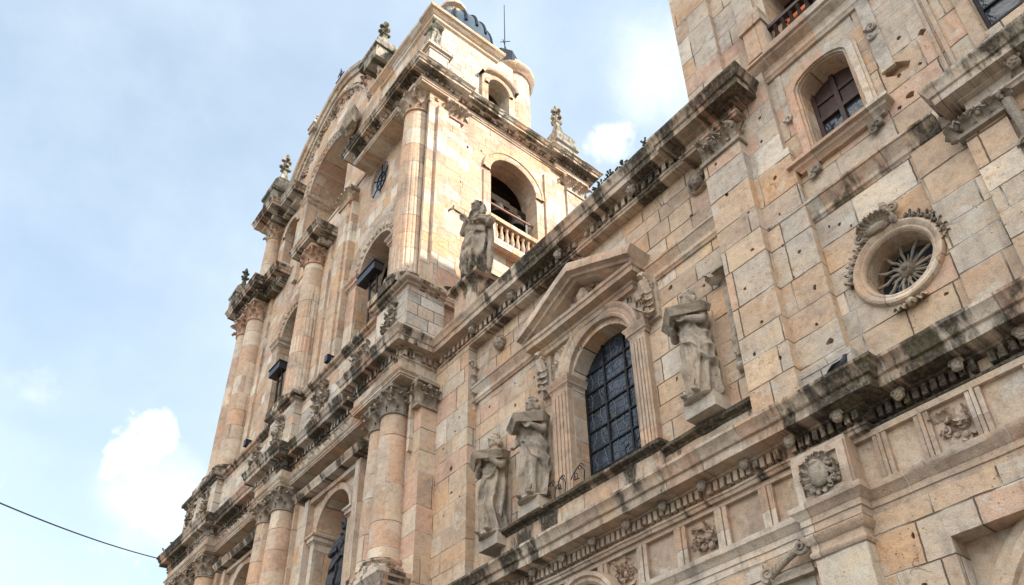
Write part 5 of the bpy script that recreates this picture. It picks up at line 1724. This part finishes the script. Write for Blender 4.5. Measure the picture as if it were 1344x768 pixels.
b.arch([(.92, -.4), (.92, .16), (1.02, .2), (1.08, .2), (1.1, -.4)], 15.0, 36.95, .05, pi-.05, 18, sz=.6)
b.build('arch_surround', 'trim', ae, 0.008)
b = MB(WORLD)
b.lathe([(1.02, 33), (1.02, 39.2), (1.1, 39.25), (1.16, 39.45), (1.26, 39.55), (1.3, 39.8), (1.0, 39.95), (.9, 40.6), (.3, 41.2)], (16.55, 20.35), 20)
b.build('turret', 'tower', front, 0.02)
b = MB(WORLD)
b.lathe([(.75, 39.6), (.8, 40.8), (.55, 41.1), (.12, 41.7)], (16.0, 20.15), 8)
b.build('turret_roof', 'domerib', front, 0.01)
# dome
b = MB(WORLD)
DC, DR, DZ = (13.9, 21.7), 2.2, 41.0
b.lathe([(DR, DZ-2.0), (DR, DZ)]+[(DR*cos(t*pi/2/12), DZ+DR*1.05*sin(t*pi/2/12)) for t in range(1, 12)]+[(.25, DZ+DR*1.05)], DC, 48)
do = b.build('dome', 'dome', front, 0.0)
b = MB(WORLD)
for k in range(24):
    t = 2*pi*k/24
    b.tube([(DC[0]+(DR+.03)*cos(q)*cos(t), DC[1]+(DR+.03)*cos(q)*sin(t), DZ+(DR+.03)*1.05*sin(q)) for q in [i*pi/2/10 for i in range(11)]], .07, 6)
b.build('dome_rib', 'domerib', do, 0)
b = MB(WORLD)
b.lathe([(.55, DZ+DR), (.55, DZ+DR+1.6), (.75, DZ+DR+1.7), (.75, DZ+DR+1.9), (.5, DZ+DR+2.4), (.1, DZ+DR+3.0)], DC, 12)
b.build('lantern', 'tower', do, 0.01)

# ================================================================== free things on and around the church
def pedestal_for(x0, x1, y0, y1, z0, z1, parent, mat='panel'):
    b = MB(WORLD)
    b.box(x0, x1, y0, y1, z0, z1, fr=lambda a, b_, c: (a, b_, c))
    return b.build('statue_pedestal', mat, parent, 0.012)
# wall statues
for (y, z, H, pose, sd_, yaw, lab) in ((15.32, 11.02, 3.0, 'book', 4, .12, 'grey robed wall statue with book under its chin, nearest the tower columns'),
                                      (13.70, 11.32, 2.98, 'bookb', 7, .2, 'grey robed wall statue with curly hair and book, just left of big arched window'),
                                      (8.36, 11.30, 2.85, 'book', 12, -.1, 'grey robed wall statue with book, between big arched window and tall pilaster')):
    o = figure((11.72, y, z), H, yaw, pose, sd_, 'statue')
    tag(o, lab, 'statue', 'robed statues along the side wall')
    pedestal_for(11.5, 12.05, y-.38, y+.38, z-.34, z+.02, nave, 'greystone')
    b = MB()
    b.box(y-.36, y+.36, z, z+H*.8, -.02, .06, .6)
    b.build('niche_back', 'panel', nave, 0.008)
b = MB()                                              # remains of a fourth statue behind the pilaster
b.leaf((7.5, 14.3, .1), (-.3, -.2, 1), (1, -.2, .2), .5, .3, .6, .06)
b.box(7.34, 7.66, 14.25, 14.5, .0, .32); b.box(7.4, 7.62, 11.7, 14.3, -.02, .05)
for k in range(7): b.tube([(7.42+.03*k, 13.2-.1*k, .1), (7.46+.03*(k % 3), 12.6-.1*k, .16), (7.5-.02*k, 12.0, .12)], [.03, .05, .03], 7)
b.ell((7.5, 11.75, .12), (.12, .1, .1), 8, 6, jit=.4)
fo = b.build('statue_fragment', 'statue', None, 0.01)
tag(fo, 'broken statue fragment half hidden behind the tall pilaster', 'statue')
# sunlit statue on its own pedestal above the cornice
pd = MB()
pd.sweep([(-.5, 18.9), (.02, 18.9), (.0, 19.1), (.0, 20.1), (.04, 20.14), (.10, 20.2), (.18, 20.24), (.20, 20.34), (-.5, 20.42)], [(12.3, 17.0), (11.42, 17.0), (11.42, 15.75), (12.3, 15.75)], .3)
pd.build('statue_pedestal', 'cornice', nave, 0.016)
o = figure((11.85, 16.32, 20.4), 3.75, .35, 'staff', 20, 'statuegreen', wide=1.0)
tag(o, 'weathered grey statue holding short forked staff, on pedestal above the side wall cornice', 'statue')
# dark statues in the niches
o = figure((11.75, 23.6, 11.6), 3.3, .35, 'plain', 33, 'darkstatue')
tag(o, 'blackened robed statue in the arched niche between the lower columns', 'statue', 'dark niche statues')
o = figure((11.75, 31.2, 11.9), 3.0, .35, 'plain', 35, 'darkstatue')
tag(o, 'blackened statue in the farther arched niche, mostly hidden at the bottom edge', 'statue', 'dark niche statues')
# corner statue on the main cornice
b = MB(WORLD)
bx_ = lambda a, b_, c: (a, b_, c)
b.box(10.65, 11.6, 18.3, 19.25, 33.0, 34.75, fr=bx_); b.box(10.5, 11.75, 18.15, 19.4, 34.75, 34.95, fr=bx_); b.box(10.6, 11.65, 18.25, 19.3, 34.62, 34.75, fr=bx_)
b.build('corner_pedestal', 'pedestal', front, 0.014)
b = MB(WORLD)
b.box(11.78, 12.35, 18.5, 19.3, 33.0, 34.2, fr=bx_); b.box(11.76, 12.45, 18.42, 19.3, 34.2, 34.36, fr=bx_)
b.build('parapet_block', 'topcornice', front, 0.014)
o = figure((11.12, 18.78, 34.95), 2.7, .6, 'plain', 41, 'finial', voxel=.04)
tag(o, 'small greenish lichen covered statue on the top corner of the bell tower', 'statue')

# black floodlight boxes hung in the arches
def flood(y, z, w, lab):
    t = thing('floodlight', lab, 'floodlight', (11, y, z), 'black boxes mounted in the tower arches')
    b = MB()
    b.poly([(y-w/2, z-.22), (y+w/2, z-.22), (y+w/2, z+.17), (y-w/2, z+.17)], [], .90, 1.30)
    b.box(y-w/2-.03, y+w/2+.03, z+.15, z+.20, .87, 1.34)
    b.build('housing', 'black', t, 0.004)
    b = MB()
    b.tube([(y-w*.3, z-.16, 1.0), (y-w*.3, 21.3, .9)], .05, 8); b.tube([(y+w*.1, z-.16, 1.0), (y+w*.1, 21.3, .9)], .05, 8)
    b.tube([(y-w*.3, z-.6, .97), (y+w*.1, z-.6, .97)], .035, 8)
    b.build('bracket', 'iron', t, 0)
flood(22.15, 24.75, 1.3, 'long black floodlight box on posts in the nearer tower arch, beside the corner column')
flood(30.4, 25.1, 1.1, 'black floodlight box on posts in the farther tower arch, behind a column')
for (y, z, lab) in ((24.1, 21.35, 'small black lamp at the left foot of the nearer tower arch'), (31.6, 21.35, 'small black lamp at the left foot of the farther tower arch')):
    b = MB()
    b.box(y-.12, y+.12, z+.1, z+.42, 1.3, 1.62); b.box(y-.04, y+.04, z-.1, z+.12, 1.36, 1.46)
    b.tube([(y-.16, z+.25, 1.45), (y-.2, z, 1.45)], .03, 6); b.tube([(y+.16, z+.25, 1.45), (y+.2, z, 1.45)], .03, 6)
    tag(b.build('lamp', 'black', None, 0.0), lab, 'lamp', 'small black lamps on the tower ledge')
# wrought iron scrolls on the ledge left of the big window
b = MB()
for (y, s_) in ((13.15, 1), (12.75, .8), (12.15, 1.1)):
    pts = [(y-.16*s_, 11.12, .28), (y-.2*s_, 11.4, .28), (y-.05*s_, 11.62, .28), (y+.12*s_, 11.5, .28), (y+.1*s_, 11.3, .28), (y-.02*s_, 11.28, .28)]
    b.tube(pts, .014, 6)
    b.scroll((y+.1*s_, 11.36, .28), (1, 0, 0), (0, 1, 0), .12*s_, 1.4, .013)
    b.scroll((y-.08*s_, 11.55, .28), (-1, 0, 0), (0, 1, 0), .09*s_, 1.4, .012)
b.tube([(12.0, 11.1, .28), (13.4, 11.1, .28)], .018, 6)
tag(b.build('iron_scroll', 'iron', None, 0), 'black wrought iron scrollwork on the mossy ledge below left of the big window', 'ironwork')
b = MB()
b.tube([(10.66, 11.12, .26), (10.2, 11.1, .26)], .018, 5)
for (y) in (10.62, 10.30):
    b.tube([(y, 11.1, .26), (y+.02, 11.35, .26), (y-.1, 11.42, .26)], .02, 6)
tag(b.build('iron_hook', 'iron', None, 0), 'small bent iron hooks at the right foot of the big window', 'ironwork')
# antenna on the turret roof
b = MB(WORLD)
b.tube([(16.2, 20.2, 40.9), (16.2, 20.2, 46.2)], [.035, .02], 6)
b.tube([(15.95, 20.05, 42.6), (16.5, 20.4, 42.5)], .02, 5); b.tube([(16.05, 20.4, 42.9), (16.4, 20.0, 42.8)], .02, 5)
tag(b.build('antenna', 'iron', None, 0), 'thin metal mast antenna rising behind the bell tower roof', 'antenna')
b = MB(WORLD)
b.tube([(11.1, 29.0, 44.2), (11.1, 29.0, 46.2)], .035, 6)
b.tube([(11.1, 28.5, 45.4), (11.1, 29.5, 45.4)], .03, 5); b.scroll((11.1, 29.0, 45.7), (0, 1, 0), (0, 0, 1), .3, 1.2, .025)
tag(b.build('weather_vane', 'iron', None, 0), 'dark iron weather vane on top of the curved gable', 'weather vane')
# overhead cable
def at(px, py, dist):
    return Vector((0, 0, 1.6))+dir_of(px, py)*dist
A_, B_ = at(-60, 634, 30.0), Vector((9.9, 39.6, 18.9))
b = MB(WORLD)
pts = []
for i in range(25):
    t = i/24
    p = A_.lerp(B_, t); p.z -= .55*4*t*(1-t)*.35
    pts.append(tuple(p))
b.tube(pts, .026, 6)
K = Vector(pts[3])
b.tube([tuple(K), tuple(K+Vector((-.5, -.35, -2.6)))], .03, 6)
b.ell(tuple(K), (.10, .10, .10), 8, 6)
tag(b.build('overhead_cable', 'cable', None, 0), 'thin dark overhead cable sagging from the left edge to the far cornice', 'cable')
# weeds on the roof edge and ledges
def weed(p, s_, seed):
    rr = random.Random(seed)
    b = MB(WORLD)
    for k in range(12):
        t = rr.uniform(0, 2*pi); l = rr.uniform(.4, 1.0)*s_
        q = Vector(p)
        e = q+Vector((cos(t)*l*.5, sin(t)*l*.5, l))
        mid = (q+e)/2+Vector((0, 0, l*.15))
        b.tube([tuple(q), tuple(mid), tuple(e)], [.010*s_/.2, .008*s_/.2, .004*s_/.2], 4)
        b.ell(tuple(mid.lerp(e, .5)), (.03*s_/.2, .02*s_/.2, .03*s_/.2), 5, 4)
        b.ell(tuple(e), (.028*s_/.2, .028*s_/.2, .02*s_/.2), 5, 4)
    return b.build('weed', 'weed', None, 0, 0)
for i, (y, s_) in enumerate(((10.35, .20), (10.15, .22), (9.98, .16), (9.80, .24), (9.66, .18), (9.52, .15), (9.3, .2), (8.55, .22))):
    tag(weed((11.28, y, 18.93), s_, i), 'small dark weed tuft growing on the edge of the nave roof cornice', 'weed', 'weeds along the nave roof edge')
for i, (x, y, z, lab) in enumerate(((11.35, 15.9, 20.38, 'small weed at the right foot of the sunlit statue'), (11.2, 17.1, 20.36, 'small weed at the left corner of the sunlit statue pedestal'),
                                   (9.95, 38.9, 18.95, 'weed tuft near the far tip of the lower tower cornice'), (9.95, 37.9, 18.95, 'weed tuft on the lower tower cornice, below the farthest pedestal'))):
    tag(weed((x, y, z), .22, 60+i), lab, 'weed')
# pigeon on the lower cornice
t = thing('pigeon', 'dark pigeon sitting on the broken corner of the lower cornice', 'pigeon', (11.35, 5.35, 10.06))
b = MB(WORLD)
px_, py_, pz_ = 11.35, 5.35, 10.06
b.ell((px_, py_, pz_+.11), (.085, .16, .085), 12, 8, fr=lambda a, b_, c: (a, b_, c))
b.v = [];  b.f = []
b.tube([(px_, py_+.24, pz_+.07), (px_, py_+.12, pz_+.09), (px_, py_, pz_+.11), (px_, py_-.10, pz_+.15), (px_, py_-.14, pz_+.22), (px_, py_-.15, pz_+.26), (px_, py_-.19, pz_+.262)], [.02, .05, .085, .075, .04, .038, .014], 12)
b.tube([(px_, py_-.18, pz_+.262), (px_, py_-.225, pz_+.25)], [.012, .004], 6)
for q in (-1, 1): b.tube([(px_+q*.03, py_-.01, pz_+.06), (px_+q*.03, py_-.02, pz_)], .01, 5)
b.build('pigeon_body', 'bird', t, 0)
for q in (-1, 1):
    b = MB(WORLD)
    b.tube([(px_+q*.07, py_-.08, pz_+.15), (px_+q*.085, py_+.05, pz_+.12), (px_+q*.04, py_+.2, pz_+.09)], [.03, .05, .015], 8, flat=.4)
    b.build('wing', 'bird', t, 0)
